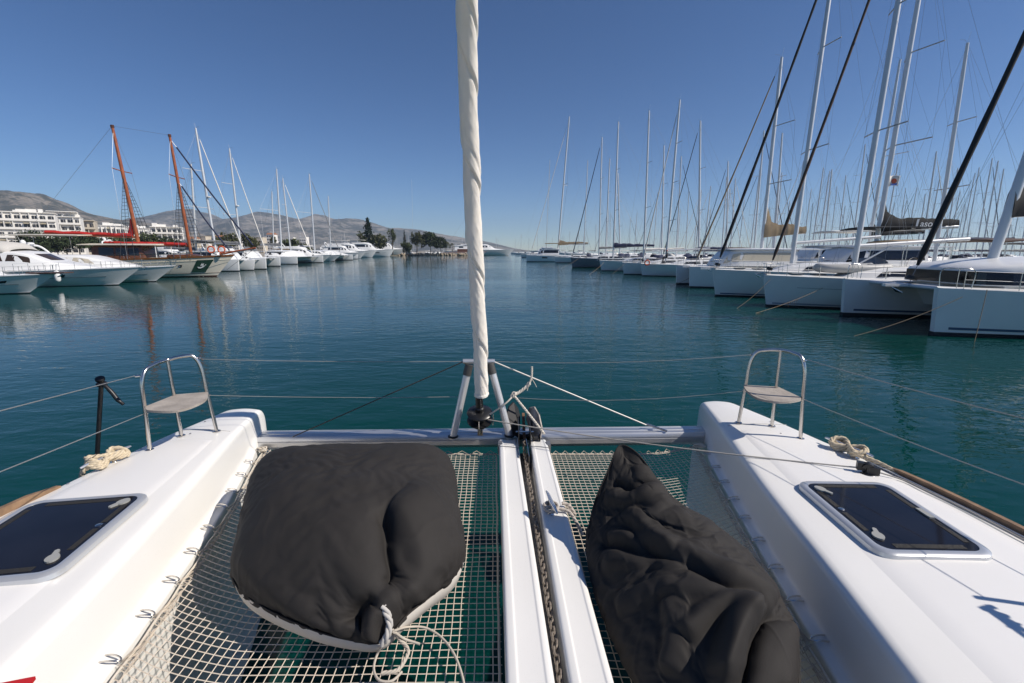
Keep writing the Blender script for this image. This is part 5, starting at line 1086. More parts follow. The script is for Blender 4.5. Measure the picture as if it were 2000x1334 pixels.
# dinghy on the foredeck of boat 2
t = thing('dinghy', 'grey inflatable dinghy lying on the white foredeck beside the mast', 'dinghy', (r2.location.x + 3.75, r2.location.y - .1, 1.78))
mb = MB(); mb.tube(spline([(2.6, -.62, .36), (1.6, -.66, .30), (0.4, -.60, .28), (-.55, -.34, .30), (-.85, 0, .34), (-.55, .34, .30), (.4, .60, .28), (1.6, .66, .30), (2.6, .62, .36)], 6), [.06] + [.22] * 47 + [.06], 12); mb.build('tube', RUBBER, t, smooth=60)
mb = MB(); mb.box((.8, 0, .14), (2.6, 1.0, .06)); mb.build('floor', mat('dinghy_floor', (.25, .25, .25), .7), t); mb = MB(); mb.box((2.2, 0, .30), (.06, 1.0, .45)); mb.build('transom', mat('dinghy_floor', (.25, .25, .25), .7), t)
# boats of the rows behind
BEH = 'boats on the moorings behind the pier row'
rb, fb_, stb = catsail('catamaran with a black boom cover lettered in white, behind the white sloops', Vector((24.5, 40.5, 0)), 14, 7.4, 1.6, 1.8, (1712, 470), mast_h=23, group=BEH, cover=BLACKC, cover_h=1.05, boomlen=6.2, r=.19, cab_x=(.2, .66), cab_h=1.5, bim=BLACKC, mast_on=3.2, spreaders=2, boomz=4.75)
fc = bpy.data.curves.new('lettering', 'FONT'); fc.body = 'ason'; fc.size = .72; fc.offset = .006; fc.extrude = .004; fc.align_x = 'CENTER'; fc.shear = .15
fo = bpy.data.objects.new('lettering', fc); COL.objects.link(fo)
dg = bpy.context.evaluated_depsgraph_get(); fm = bpy.data.meshes.new_from_object(fo.evaluated_get(dg)); bpy.data.objects.remove(fo)
lo = bpy.data.objects.new('lettering', fm); fm.materials.clear(); fm.materials.append(WHITEP); COL.objects.link(lo); lo.parent = rb
mastx = py(1712, 470, 40.5).x; lo.location = (-(mastx + 3.3 - 24.5),   .225, 5.0); lo.rotation_euler = (pi / 2, 0.0, pi)
jp = [Vector((lo.location.x + .82 + u, .225, 5.0 + v)) for u, v in ((-.06, .62), (.02, .60), (.05, .45), (.07, .2), (.10, -.02), (.18, -.14), (.30, -.16), (.40, -.10))]
mb = MB(); q_ = spline(jp, 4)
mb.loft([[p + Vector((-.085, 0, .02)), p + Vector((.085, 0, -.02)), p + Vector((.085, .008, -.02)), p + Vector((-.085, .008, .02))] for i, p in enumerate(q_)], cap0=True, cap1=True); mb.build('lettering', WHITEP, rb)
catsail('catamaran under a big white flybridge awning, behind the tan sail bag', Vector((30, 53, 0)), 14, 7.6, 1.6, 1.9, (1700, 455), mast_h=19, group=BEH, cover=BLACKC, cover_h=.6, boomlen=5.5, r=.15, cab_x=(.2, .62), cab_h=1.6, bim=WHITEC, mast_on=3.5, detail=1)
def bsloop(label, x, y, mx, my, tx, ty, Y, **k):
    b = py(mx, my, Y); sloop(label, Vector((b.x - 5.2, Y, 0)), k.pop('L', 13.5), 4.2, 1.7, (mx, my), top_px=(tx, ty), group=BEH, **k)
bsloop('tall sloop whose grey mast shows a wind vane, right of the lettered cover', 0, 0, 1840, 425, 1890, 84, 34, r=.13, spreaders=2, boom=(3.6, 5, .2), cover=NAVY, detail=2, hood=NAVY, bim=GREYC)
bsloop('sloop with a thin mast just behind the tan sail bag', 0, 0, 1517, 440, 1528, 260, 62, r=.13, detail=1)
bsloop('sloop whose slim mast stands alone before the navy covers', 0, 0, 1365, 500, 1368, 236, 62, r=.13, detail=1, stay=BLACKC, boom=(3.2, 5, .1), cover=NAVY)
bsloop('sloop with pale mast between the two tall white sloops', 0, 0, 1293, 490, 1297, 284, 76, r=.12, detail=1)
bsloop('sloop with short mast behind the navy boom cover', 0, 0, 1212, 480, 1207, 338, 95, r=.13, detail=1)
bsloop('sloop with slender mast next to the black headsail stay', 0, 0, 1183, 480, 1191, 310, 90, r=.12, detail=1)
bsloop('sloop with twin wire shrouds behind the white awning', 0, 0, 1421, 480, 1422, 315, 80, r=.12, detail=1, stay=NAVY)
# flag with a coloured badge on the rigging of the near catamaran's neighbour
fl_ = py(1738, 345, 24.9); t = thing('flag', 'small white flag with an orange and blue badge hanging in the rigging', 'flag', fl_)
mb = MB(); mb.loft([[(x, .10 * sin(x * 9) * (1 + z), z * .5 + .07 * sin(x * 6)) for x in [k * .06 for k in range(9)]] for z in (0, -.25, -.5, -.75, -1)], closed=False); o = mb.build('cloth', WHITEC, t, smooth=180); o.modifiers.new('cloth', 'SOLIDIFY').thickness = .006
for nm, m_, pts in (('badge', ORANGE, [(.26 + .12 * cos(a), -.28 + .13 * sin(a)) for a in [k * pi / 6 for k in range(12)]]), ('badge', mat('flag_blue', (.05, .12, .4), .7), [(.10, -.40), (.42, -.36), (.40, -.48), (.10, -.48)])):
    mb = MB(); mb.loft([[(x, .10 * sin(x * 9) * (1 + 2 * z) - dy, z + .07 * sin(x * 6)) for x, z in pts] for dy in (.012, .02)], cap0=True, cap1=True); mb.build(nm, m_, t)
tubep('halyard', [(0, 0, -1.2), (0, 0, 2.5)], .005, WIRE, t, 4)
# mooring lines running down into the water
for p, q, Y, lab in (((1880, 580), (1660, 656), 15.8, 'tan mooring line slanting from the near catamaran to the water'), ((1928, 566), (1903, 668), 15.4, 'mooring line hanging down beside the nearest catamaran hull'), ((1620, 556), (1468, 612), 24.0, 'mooring line with weed tufts slanting from the dinghy boat'), ((1505, 545), (1437, 602), 24.6, 'short mooring line slanting from the sloop with the dinghy'),
                     ((1375, 527), (1306, 559), 38, 'thin mooring line slanting from the tan bag catamaran'), ((1225, 510), (1190, 538), 58, 'faint mooring line slanting from the sloop of the seated person'), ((1180, 512), (1150, 536), 69, 'faint mooring line slanting from the navy covered sloop'), ((1130, 505), (1095, 524), 84, 'faint mooring line slanting from the grey sloop')):
    a, b = py(p[0], p[1], Y), wl(*q); b.z = -.05; mb = MB(); mb.tube(sag(a, b, .12, 10), .011 if Y < 30 else .014, 6)
    if 'weed' in lab:
        for k in range(7): c = a.lerp(b, .42 + k * .022) + Vector((0, 0, -.1)); mb.tube([c, c + Vector((.03 * sin(k), 0, -.12 - .06 * (k % 3)))], .008, 4)
    tag(recentre(mb.build('mooring_rope', mat('wet_rope', (.27, .20, .125), .9), smooth=80)), lab, 'rope')
# seated person in a dark top on the open sloop
pp = py(1303, 497, 55.6)
def person(loc, label, rz):
    t = thing('person', label, 'person', loc, rz)
    J = [((0, 0, .48), .15), ((0, 0, .72), .14), ((.02, 0, .95), .16), ((.03, 0, 1.08), .06), ((.05, 0, 1.16), .07), ((.06, 0, 1.27), .105), ((.05, 0, 1.36), .06),
         ((.0, .20, 1.0), .06), ((.05, .27, .76), .05), ((.28, .2, .62), .04), ((.36, .18, .6), .045), ((.0, -.20, 1.0), .06), ((.05, -.27, .76), .05), ((.28, -.2, .62), .04), ((.36, -.18, .6), .045),
         ((.02, .11, .48), .10), ((.42, .13, .50), .075), ((.45, .13, .08), .05), ((.56, .13, .04), .045), ((.02, -.11, .48), .10), ((.42, -.13, .50), .075), ((.45, -.13, .08), .05), ((.56, -.13, .04), .045)]
    Eg = [(0, 1), (1, 2), (2, 3), (3, 4), (4, 5), (5, 6), (2, 7), (7, 8), (8, 9), (9, 10), (2, 11), (11, 12), (12, 13), (13, 14), (0, 15), (15, 16), (16, 17), (17, 18), (0, 19), (19, 20), (20, 21), (21, 22)]
    me = bpy.data.meshes.new('body'); me.from_pydata([j[0] for j in J], Eg, []); o = bpy.data.objects.new('body', me); COL.objects.link(o); o.parent = t
    o.modifiers.new('skin', 'SKIN'); 
    for i, j in enumerate(J): me.skin_vertices[0].data[i].radius = (j[1], j[1])
    me.skin_vertices[0].data[0].use_root = True
    s = o.modifiers.new('sub', 'SUBSURF'); s.levels = s.render_levels = 1; me.materials.append(mat('dark_clothes', (.03, .03, .035), .85))
    mb = MB(); mb.lathe([(.01, -.13), (.07, -.10), (.09, -.02), (.085, .06), (.05, .11), (.01, .125)], (.065, 0, 1.27), 12); mb.build('head', mat('skin', (.42, .22, .15), .6), t, smooth=60)
    mb = MB(); mb.lathe([(.095, -.02), (.098, .04), (.07, .11), (.01, .14)], (.05, 0, 1.28), 12); mb.build('cap', mat('red_cap', (.35, .05, .04), .8), t, smooth=60)
person((pp.x, pp.y, pp.z - .85), 'person in dark clothes and a reddish cap seated in the open cockpit', 2.6)
t = thing('lifebuoy', 'orange lifebuoy on the rail of the open sloop', 'lifebuoy', py(1264, 513, 55.0)); mb = MB(); mb.tube([(.28 * cos(a), 0, .28 * sin(a)) for a in [k * pi / 8 for k in range(16)]], .07, 8, closed=True); mb.build('ring', ORANGE, t, smooth=80)
# ---- the forest of far masts
FAR = 'far sailing boats whose masts crowd the horizon'
def far_protos():
    out = []
    for k, (Hm, sp, stay, cov) in enumerate(((14.5, 2, WHITEC, NAVY), (17, 2, NAVY, WHITEC), (12.5, 1, None, GREYC), (19, 3, BLACKC, None), (15.5, 2, None, NAVY))):
        root = thing('sailing_boat', 'far white sailing boat among the crowd of masts on the horizon', 'sailboat', (0, 0, 0), 0, FAR)
        L = Hm * .8; f = hull_section(L, L * .3, 1.5, 1.2, .4, .6, .8, 2)
        hull_mesh(f, ns=10, nq=4, blunt=.05).build('hull', GEL_OFF, root, smooth=40)
        cabin([(-.28 * L, 1.35, 1.5, .6, .5), (-.36 * L, 1.35, 1.85, 1.0, .8), (-.65 * L, 1.3, 1.9, 1.1, .9)], GEL_OFF, root)
        rig(root, (-.4 * L, 0, 1.8), (-.4 * L - .3, 0, Hm + 1.8), 1.5, L, L * .3, r=.115, spreaders=sp, stay=stay, stay_r=.05, boom=(2.9, L * .32, .1), cover=cov, detail=1, wire_r=.008, inst=False, mast_m=MASTM)
        sprayhood(root, -.62 * L, L * .09, 1.5, cov or NAVY, .8, glass=False); out.append(root)
    return out
PROT = far_protos(); FARN = []; FARX = {}
def copy_tree(o, parent=None):
    c = o.copy(); COL.objects.link(c)
    if parent is not None: c.parent = parent
    for ch in list(o.children): copy_tree(ch, c)
    return c
def place_far(x, Y, k, rz, label, group=FAR, dx=0.0):
    n = len(FARN); o = PROT[k] if PROT[k] not in FARN else copy_tree(PROT[k]); FARN.append(o)
    p = py(x, 490, Y); L = (14.5, 17, 12.5, 19, 15.5)[k] * .8; o.location = (p.x + cos(rz) * .4 * L, Y, 0); o.rotation_euler = (0, 0, rz); o['label'] = label; o['group'] = group; FARX[o.name] = (x, Y); return o
rnd = random.Random(21)
for i in range(78):
    x = 1010 + 1000 * ((i * 0.618034) % 1.0) + rnd.uniform(-6, 6); u = (x - 1000) / FPX
    Ymin = max(62, 31 / max(u, .05)) if u > .06 else 190
    Y = Ymin * rnd.uniform(1.05, 2.3) if u > .06 else rnd.uniform(240, 520)
    Y = min(Y, 520); k = rnd.choice((0, 0, 1, 2, 2, 3, 4, 4))
    place_far(x, Y, k, rnd.choice((0, pi)) + rnd.uniform(-.05, .05), 'far white sailing boat among the crowd of masts on the horizon')
# ================================================================== FAR BANK: motor yachts, the gulet, catamarans; bows towards the channel
LROW = 'boats moored along the far bank'
TARP = mat('clear_enclosure', (.30, .29, .27), .5, var=.1)
def L_(label, wx, wy, L, B, Fb, **k):
    k.setdefault('rz', .17); c = wl(wx, wy); c.x += k.get('rake', 1.9) * .9 * cos(k['rz']); c.y += k.get('rake', 1.9) * .9 * sin(k['rz'])
    return motor_yacht(label, c, L, B, Fb, group=LROW, **k)
m1, g1, h1 = L_('white motor yacht with a weathered teak bow rail, cut off by the frame edge', 62, 573, 13, 4.3, 1.42, fly=False, rake=2.0, arch=False, house=(.42, .85), hh=1.0, ports=((.16, .19, .68, .78),))
m2, g2, h2 = L_('big white flybridge motor yacht with clear canvas enclosure and two hanging fenders', 235, 557, 17.5, 5.0, 1.62, rake=2.2, canopy=mat('pale_grey_canvas', (.5, .48, .45), .8), house=(.36, .80), hh=1.45, fly=False, ports=((.27, .295, .64, .76), (.45, .475, .64, .76)), arch=False, win=mat('brown_glass', (.05, .035, .025), .1))
m3, g3, h3 = L_('low cream cabin motor yacht wedged between the flybridge yacht and the wooden boat', 307, 550, 15.5, 4.5, 1.55, rake=2.1, fly=False, house=(.36, .80), hh=1.15, arch=True, stripe=mat('cream_line', (.6, .55, .42), .5), win=mat('cream_cover', (.5, .45, .36), .7), detail=2)
for (root, f, s) in ((m2, g2, .50), (m2, g2, .30)):
    x, b, z = f(s, 1.0); fender(root, x, -(b + .16), z - 1.0, .95, .2)
# pale life-rings and clutter on the first yacht: varnished bow platform
mb = MB(); mb.box((-.4, 0, 1.47), (2.4, .9, .07)); mb.build('bow_platform', WOODD, m1)
# ---- the wooden two-master
def gulet():
    GZ = .20; c = wl(427, 540); c.x += 2.0 * cos(GZ); c.y += 2.0 * sin(GZ); Y = c.y
    root = thing('gulet', 'cream hulled wooden two-master with red brown masts and a green panel on its bow', 'sailing ship', (c.x, Y, 0), GZ, LROW)
    L, B, Fb = 23.0, 6.0, 2.55
    f0 = hull_section(L, B, Fb, 1.7, 2.2, .6, .72, 1.8)
    def f(s, q):       # sheer sweeps up to the bow and a little to the stern
        x, b, z = f0(s, q); k = (0.55 * max(0, (s - .55) / .45) ** 2); return x, b * (1 + .1 * max(0, (s - .7))), z + k * q
    hull_mesh(f, ns=34, nq=10, deck=True).build('hull', CREAM, root, smooth=40)
    q = lambda z: (z + .35) / (Fb + .35)
    mb = hull_mesh(f, 0, 1, q(-.34), q(.16), 26, 3, .008, False); mb.build('bottom_paint', mat('brown_antifouling', (.06, .02, .015), .7), root)
    for s in (1, -1):
        strip(f, 0, 1, .94, 1.02, s, .05, 34, .08).build('cap_rail', mat('varnished_rail', (.26, .105, .04), .35, var=.2, vscale=3), root)
        strip(f, 0, 1, .80, .825, s, .03, 34, .03).build('rubbing_strake', CREAM, root)
        strip(f, .0, .98, .27, .285, s, .02, 30, .02).build('waterline_stripe', mat('brown_line', (.09, .03, .02), .6), root)
    portlights(f, root, [(s, s + .016, .55, .66) for s in (.20, .30, .38)], m=BLACKP)
    # green panel with a white bird-shaped mark on the bow
    for s in (-1,):
        mb = strip(f, .075, .145, .33, .84, s, .05, 6, .04); mb.build('green_panel', mat('green_cloth', (.008, .045, .028), .7), root)
        def on(s_, q_): x, b, z = f(s_, q_); return Vector((x, s * (b + .058), z))
        for k, pts in enumerate(([(.095, .60), (.100, .52), (.110, .48), (.122, .50), (.128, .56), (.119, .55), (.110, .55), (.104, .60)], [(.104, .60), (.107, .70), (.112, .66), (.116, .72), (.118, .60)], [(.092, .62), (.096, .66), (.100, .60)])):
            p = [on(a, b) for a, b in pts]; mb = MB(); mb.plate(p, (0, s, 0), .02); mb.build('white_mark', WHITEP, root)
    # bowsprit, deckhouse, awning
    tubep('bowsprit', [(-1.6, 0, 2.62), (2.4, 0, 3.35)], .11, WOODM, root, 8); 
    for s in (1, -1): tubep('bowsprit_guy', [(-1.6, s * 1.2, 2.4), (2.3, 0, 3.3)], .02, WIRE, root, 4)
    tubep('bobstay', [(-1.0, 0, .8), (2.3, 0, 3.3)], .02, WIRE, root, 4)
    dk = 1.75
    st = [(-8.6, dk, dk + .8, 1.6, 1.4), (-8.9, dk, dk + 1.75, 1.75, 1.6), (-13.2, dk, dk + 1.85, 1.9, 1.75), (-13.6, dk, dk + 1.7, 1.85, 1.7)]
    cabin(st, WOODD, root, 'wheelhouse', .1)
    for x0, x1 in ((-9.1, -10.1), (-10.3, -11.3), (-11.5, -12.9)):
        for s in (1, -1): cab_window(st, x0, x1, .42, .88, s, root, mat('wheelhouse_glass', (.02, .025, .035), .1))
    for y0, y1 in ((-1.4, -.5), (-.4, .4), (.5, 1.4)): mb = MB(); mb.plate([(-8.66, y0, dk + .85), (-8.66, y1, dk + .85), (-8.84, y1, dk + 1.6), (-8.84, y0, dk + 1.6)], (1, 0, .3), .02); mb.build('window', mat('wheelhouse_glass', (.02, .025, .035), .1), root)
    mb = MB(); mb.loft([[(x, w * a, dk + 1.95 + zz + .12 * (1 - a * a)) for a, zz in ((-1, 0), (0, 0), (1, 0), (1, -.08), (-1, -.08))] for x, w in ((-7.2, 1.9), (-10, 2.3), (-14.6, 2.3))], cap0=True, cap1=True); mb.build('wheelhouse_roof', CREAM, root)
    for s in (1, -1): tubep('roof_post', [(-7.4, s * 1.7, dk), (-7.4, s * 1.7, dk + 1.95)], .04, WHITEP, root, 5)
    cabin([(-3.6, dk + .35, dk + .6, .9, .7), (-4.2, dk + .2, dk + .85, 1.3, 1.1), (-6.6, dk, dk + .8, 1.4, 1.2)], WOODD, root, 'fore_cabin')
    bimini(root, -14.2, -22.4, 2.5, dk + 2.9, CREAM, zdeck_=dk, th=.06)
    for i, s in enumerate((1, -1)): strip(f, .03, .95, 1.16, 1.18, s, -.12, 26, .03).build('hand_rail', STEEL, root)
    for i in range(14):
        for s in (1, -1): x, b, z = f(.05 + .065 * i, 1.0); tubep('stanchion', [(x, s * (b - .1), z), (x, s * (b - .1), z + .5)], .018, STEEL, root, 4)
    # masts
    M0 = Vector((c.x, c.y, 0))
    for nm, (bx_, by_), (tx, ty), r in (('main', (271, 478), (219, 246), .19), ('fore', (374, 500), (331, 264), .17)):
        b = on_axis(bx_, by_, M0, GZ); t = on_axis(tx, ty, M0, GZ); b.y = t.y = 0; d = t - b
        base = b - d * ((b.z - dk) / d.z); d = t - base
        mb = MB(); mb.tube([base + d * k for k in (0, .4, .8, 1)], [r, r, r * .85, r * .7], 10); m = mb.build('mast', WOODM, root, smooth=60)
        mb = MB(); mb.tube([t - d * .012, t + d * .006], r * .95, 10); mb.build('mast_cap', WOODD, m)
        cpos = base + d * .68
        for s in (1, -1):
            tip = cpos + Vector((0, s * 1.75, .05)); tubep('crosstree', [cpos, tip], .055, WOODM, m, 6)
            ch = [Vector((base.x + dx, s * 2.75, dk + .3)) for dx in (.7, 0, -.7)]
            hd = cpos - d * .02
            RGM = mat('tarred_rigging', (.02, .025, .035), .8)
            for q_ in ch: tubep('shroud', [q_, hd], .024, RGM, root, 4)
            tubep('shroud', [ch[1], tip, t - d * .03], .014, WIRE, root, 4)
            rl = MB()
            for k in range(3, 21): u = k / 24; rl.tube([ch[0].lerp(hd, u), ch[2].lerp(hd, u)], .02, 4)
            o = rl.build('ratline', RGM, root); o['kind'] = 'stuff'
        if nm == 'main':
            tubep('backstay', [(-22.5, 0, dk + .8), t], .014, WIRE, root, 4); tubep('triatic_stay', [t, on_axis(331, 264, M0, GZ)], .012, WIRE, root, 4)
            g = base + d * .19; tubep('boom', [g, g + Vector((-9.0, 0, .35))], .12, WOODM, root, 8)
            rings = [[(g.x - .4 - 8.4 * k / 10, a * .22, g.z + .17 + .035 * k + b_ * (.22 - .006 * k) + .05 * sin(k * 2.2)) for a, b_ in ((-.6, -.5), (-1, 0), (-.7, .8), (0, 1.1), (.7, .8), (1, 0), (.6, -.5))] for k in range(11)]
            mb = MB(); mb.loft(rings, cap0=True, cap1=True); mb.build('boom_cover', REDC, root, smooth=60)
            mb = MB(); mb.loft([[(base.x + d.x * k + dx, y, base.z + d.z * k) for dx, y in ((-.25, -.12), (-.25 - w, 0), (-.25, .12))] for k, w in ((.215, .55), (.27, .32), (.33, .05))], cap0=True, cap1=True); mb.build('sail_head', REDC, root)
        else:
            g = base + d * .13; e = g + Vector((-8.2, 0, .25)); tubep('boom', [g, e], .10, WOODM, root, 8)
            rings = [[(lerp(g.x, e.x, k / 10) - .3, a * .24, lerp(g.z, e.z, k / 10) + .14 + b_ * (.24 - .012 * k)) for a, b_ in ((-.6, -.5), (-1, 0), (-.7, .8), (0, 1.1), (.7, .8), (1, 0), (.6, -.5))] for k in range(11)]
            mb = MB(); mb.loft(rings, cap0=True, cap1=True); mb.build('boom_cover', REDC, root, smooth=60)
            for hd, ft in ((t - d * .03, Vector((2.3, 0, 3.4))), (cpos - d * .03, Vector((-.4, 0, 2.9)))):
                mb = MB(); v = ft - hd; mb.tube(spline([hd + v * .07, hd + v * .5 + Vector((0, 0, -.25)), ft - v * .02], 8), .085, 8); mb.build('furled_headsail', NAVY, root, smooth=60); tubep('forestay', [hd, hd + v * .09], .03, WIREL, root, 5)
    for dx, s in ((.0, -1), (-1.1, -1)):
        mb = MB(); cc = Vector((-1.0 + dx, s * .9, 3.15)); mb.tube([cc + Vector((.36 * cos(a), 0, .36 * sin(a))) for a in [k * pi / 8 for k in range(16)]], .085, 8, closed=True); mb.build('lifebuoy', ORANGE, root, smooth=80)
    return root
gul = gulet()
# ---- catamarans and yachts further along the bank
def lcat(label, p1, p2, L, mpx, tpx, **k):
    a, b = wl(*p1), wl(*p2); c = (a + b) / 2; return catsail(label, Vector((c.x, c.y, 0)), L, (b - a).length + 1.3, 1.5, k.pop('Fb', 1.75), mpx, top_px=tpx, rz=0.0, group=LROW, **k)
lcat('white catamaran behind the wooden bowsprit with a tall radar mast', (478, 530), (513, 526), 13.5, (420, 478), (382, 250), stay=WHITEC, stay_r=.08, cover=GREYC, cover_h=.4, r=.18, detail=1, wire_r=.012, radar=True, spreaders=2, mast_on=3.0, bim=GREYC)
lcat('white catamaran with grey boom cover and a radar on its slim mast', (521, 522), (547, 520), 13, (470, 482), (448, 290), stay=WHITEC, stay_r=.08, cover=GREYC, cover_h=.5, r=.17, detail=1, wire_r=.012, radar=True, spreaders=2, mast_on=3.0)
lcat('white catamaran with a black windowed saloon and twin leaning masts beside it', (602, 516), (614, 513), 13.5, (551, 500), (540, 330), stay=None, cover=GREYC, cover_h=.6, r=.19, detail=1, wire_r=.014, mast_on=3.0, win=BLACKP)
lcat('white catamaran with a bare tall mast and dark forestay', (669, 510), (676, 508), 13, (615, 492), (604, 340), stay=GREYC, stay_r=.09, r=.2, detail=1, wire_r=.015, mast_on=3.0, cover=WHITEC)
def lsl(label, x, y, mx, my, tx, ty, **k): c = wl(x, y); return sloop(label, c, k.pop('L', 13.5), 4.1, 1.6, (mx, my), top_px=(tx, ty), rz=0.0, group=LROW, detail=1, wire_r=.013, **k)
lsl('white sloop with a pale rolled headsail, between the catamarans', 615, 513, 568, 492, 552, 348, r=.17, stay=WHITEC, stay_r=.11, cover=TANSAIL, boom=(3.2, 5, .2))
lsl('sloop whose short mast stands before the red boom cover', 500, 528, 380, 470, 373, 320, r=.16, boom=(3.2, 5, .2), cover=GREYC)
lsl('sloop with a slender mast behind the pale headsail', 600, 512, 533, 480, 531, 374, r=.16)
lsl('sloop with a short mast before the long ridge', 700, 506, 645, 480, 641, 383, r=.19)
lsl('small sloop with the lone mast by the headland', 880, 492, 807, 482, 804, 350, r=.3, L=16)
def lmy(label, x, y, L, Fb, **k): c = wl(x, y); c.x += 1.2; return motor_yacht(label, c, L, L * .28, Fb, rz=.10, group=LROW, detail=k.pop('detail', 1), rake=2.4, **k)
lmy('white motor yacht with a sleek raked bow beside the black windowed catamaran', 640, 512, 17, 2.0, fly=True, house=(.30, .78), hh=1.7)
lmy('white sport yacht with a low arch behind the bare masted catamaran', 660, 510, 15, 1.9, fly=False, house=(.32, .8), hh=1.3)
lmy('small grey motor yacht with a dark hull', 691, 507, 15, 1.8, hull=PALEGREY, fly=False, house=(.36, .8), hh=1.2)
lmy('white motor yacht with a tall flybridge and radar arch', 710, 505, 20, 2.6, hh=2.1)
lmy('large white motor yacht with a long dark window line', 732, 503, 26, 3.3, hh=2.6, sunroof=WHITEC, ports=((.2, .42, .58, .70),))
lmy('large white motor yacht with a flared bow', 766, 501.5, 30, 3.8, hh=3.0, sunroof=WHITEC, ports=((.22, .40, .58, .70),))
lmy('outermost white superyacht by the rocky headland', 800, 499.5, 34, 4.4, hh=3.2, sunroof=WHITEC, ports=((.3, .44, .58, .7),))
# second line, seen between the first: sterns to the quay further in
SEC = 'yachts glimpsed behind the first line of the far bank'
for i, (x, Y, L, lab) in enumerate(((345, 75, 14, 'white yacht glimpsed behind the wooden boat wheelhouse'), (395, 86, 13, 'white yacht glimpsed behind the wooden boat foremast'), (505, 96, 14, 'white yacht glimpsed behind the radar mast catamarans'))):
    p = py(x, 490, Y); motor_yacht(lab, Vector((p.x, Y, 0)), L, L * .28, 1.9, group=SEC, detail=0, hh=1.3, fly=True, arch=(i % 2 == 0))
# far end of the channel
END = 'vessels at the far end of the channel'
def endy(label, x, Y, L, Fb, rz, **k): p = py(x, 490, Y); return motor_yacht(label, Vector((p.x, Y, 0)), L, L * .24, Fb, rz=rz, group=END, detail=0, **k)
endy('long white superyacht with dark lower hull at the channel end', 1004, 330, 46, 4.2, .12, hh=3.0, sunroof=WHITEC, rake=4)
endy('white superyacht moored behind the cream sail at the channel end', 965, 372, 40, 4.2, .1, hh=3.0, sunroof=WHITEC, rake=4)
endy('white motor yacht far off just ahead of the pier row', 1035, 420, 26, 3.2, pi, hh=2.6)
p = py(905, 490, 318); root = thing('wooden_yacht', 'dark wooden yacht with a single mast at the channel end', 'sailing ship', (p.x + 16, 318, 0), .1, END)
f = hull_section(30, 6, 2.6, 2.0, 3, .6, .7, 1.8); hull_mesh(f, ns=16, nq=5).build('hull', PALEGREY, root, smooth=40); cabin([(-9, 1.9, 3.4, 1.6, 1.3), (-10, 1.9, 4.2, 1.8, 1.6), (-20, 1.9, 4.2, 1.8, 1.6)], WOODD, root)
for s in (1, -1): strip(f, 0, 1, .88, 1.0, s, .05, 16, .06).build('cap_rail', WOODM, root)
rig(root, (-10, 0, 2), (-11, 0, 29), 2.6, 30, 6, mast_m=WOODM, r=.28, spreaders=1, detail=1, wire_r=.03, inst=False)
# masts behind the far bank (moorings on its other side)
for i in range(34):
    x = rnd.uniform(600, 1010); Y = rnd.uniform(330, 520); k = rnd.choice((0, 1, 2, 2, 4)); place_far(x, Y, k, rnd.uniform(0, 6), '', 'far sailing boats behind the headland')
# labels of the crowd: by look, then by the landmark each stands beside
LOOK = ('white rolled headsail', 'navy rolled headsail', 'short single-spreader mast', 'tall three-spreader mast', 'bare forestay')
MARKR = ((1074, 'small end sloop'), (1112, 'tan topped flybridge catamaran'), (1176, 'grey hulled sloop'), (1208, 'navy covered sloop'), (1268, 'folded grey mainsail sloop'), (1328, "seated person's sloop"), (1368, 'slim lone mast'), (1422, 'shrouded slim mast'), (1527, 'tan sail bag'), (1590, 'black headsail sloop'), (1700, 'dinghy sloop'), (1790, 'lettered black cover'), (1880, 'wind vane mast'), (1980, 'nearest catamaran mast'))
MARKL = ((612, 'bare tall mast'), (642, 'short mast sloop'), (720, 'tall dark fir'), (767, 'upright oval tree'), (806, 'lone mast'), (841, 'round stone pine'), (885, 'headland tip'), (930, 'rolled cream sail'), (985, 'channel end superyacht'))
seen = {}
for o in FARN:
    k = next(i for i, pr in enumerate(PROT) if o is pr or o.children[0].data is pr.children[0].data); x, Y = FARX[o.name]; hd = 'headland' in o['group']
    mx, mk = min(MARKL if hd else MARKR, key=lambda m: abs(m[0] - x)); seen.setdefault((k, mk, x > mx, hd), []).append((Y, o))
for (k, mk, right, hd), L in seen.items():
    L.sort(key=lambda t: t[0])
    for n, (Y, o) in enumerate(L):
        o['label'] = ('' if len(L) == 1 else ('nearest ', 'second ', 'third ', 'fourth ', 'fifth ')[min(n, 4)]) + 'far sailing boat with ' + LOOK[k] + ', just ' + ('right' if right else 'left') + ' of the ' + mk
        o['group'] = 'far boats behind the headland' if hd else 'far boats of the crowded moorings'
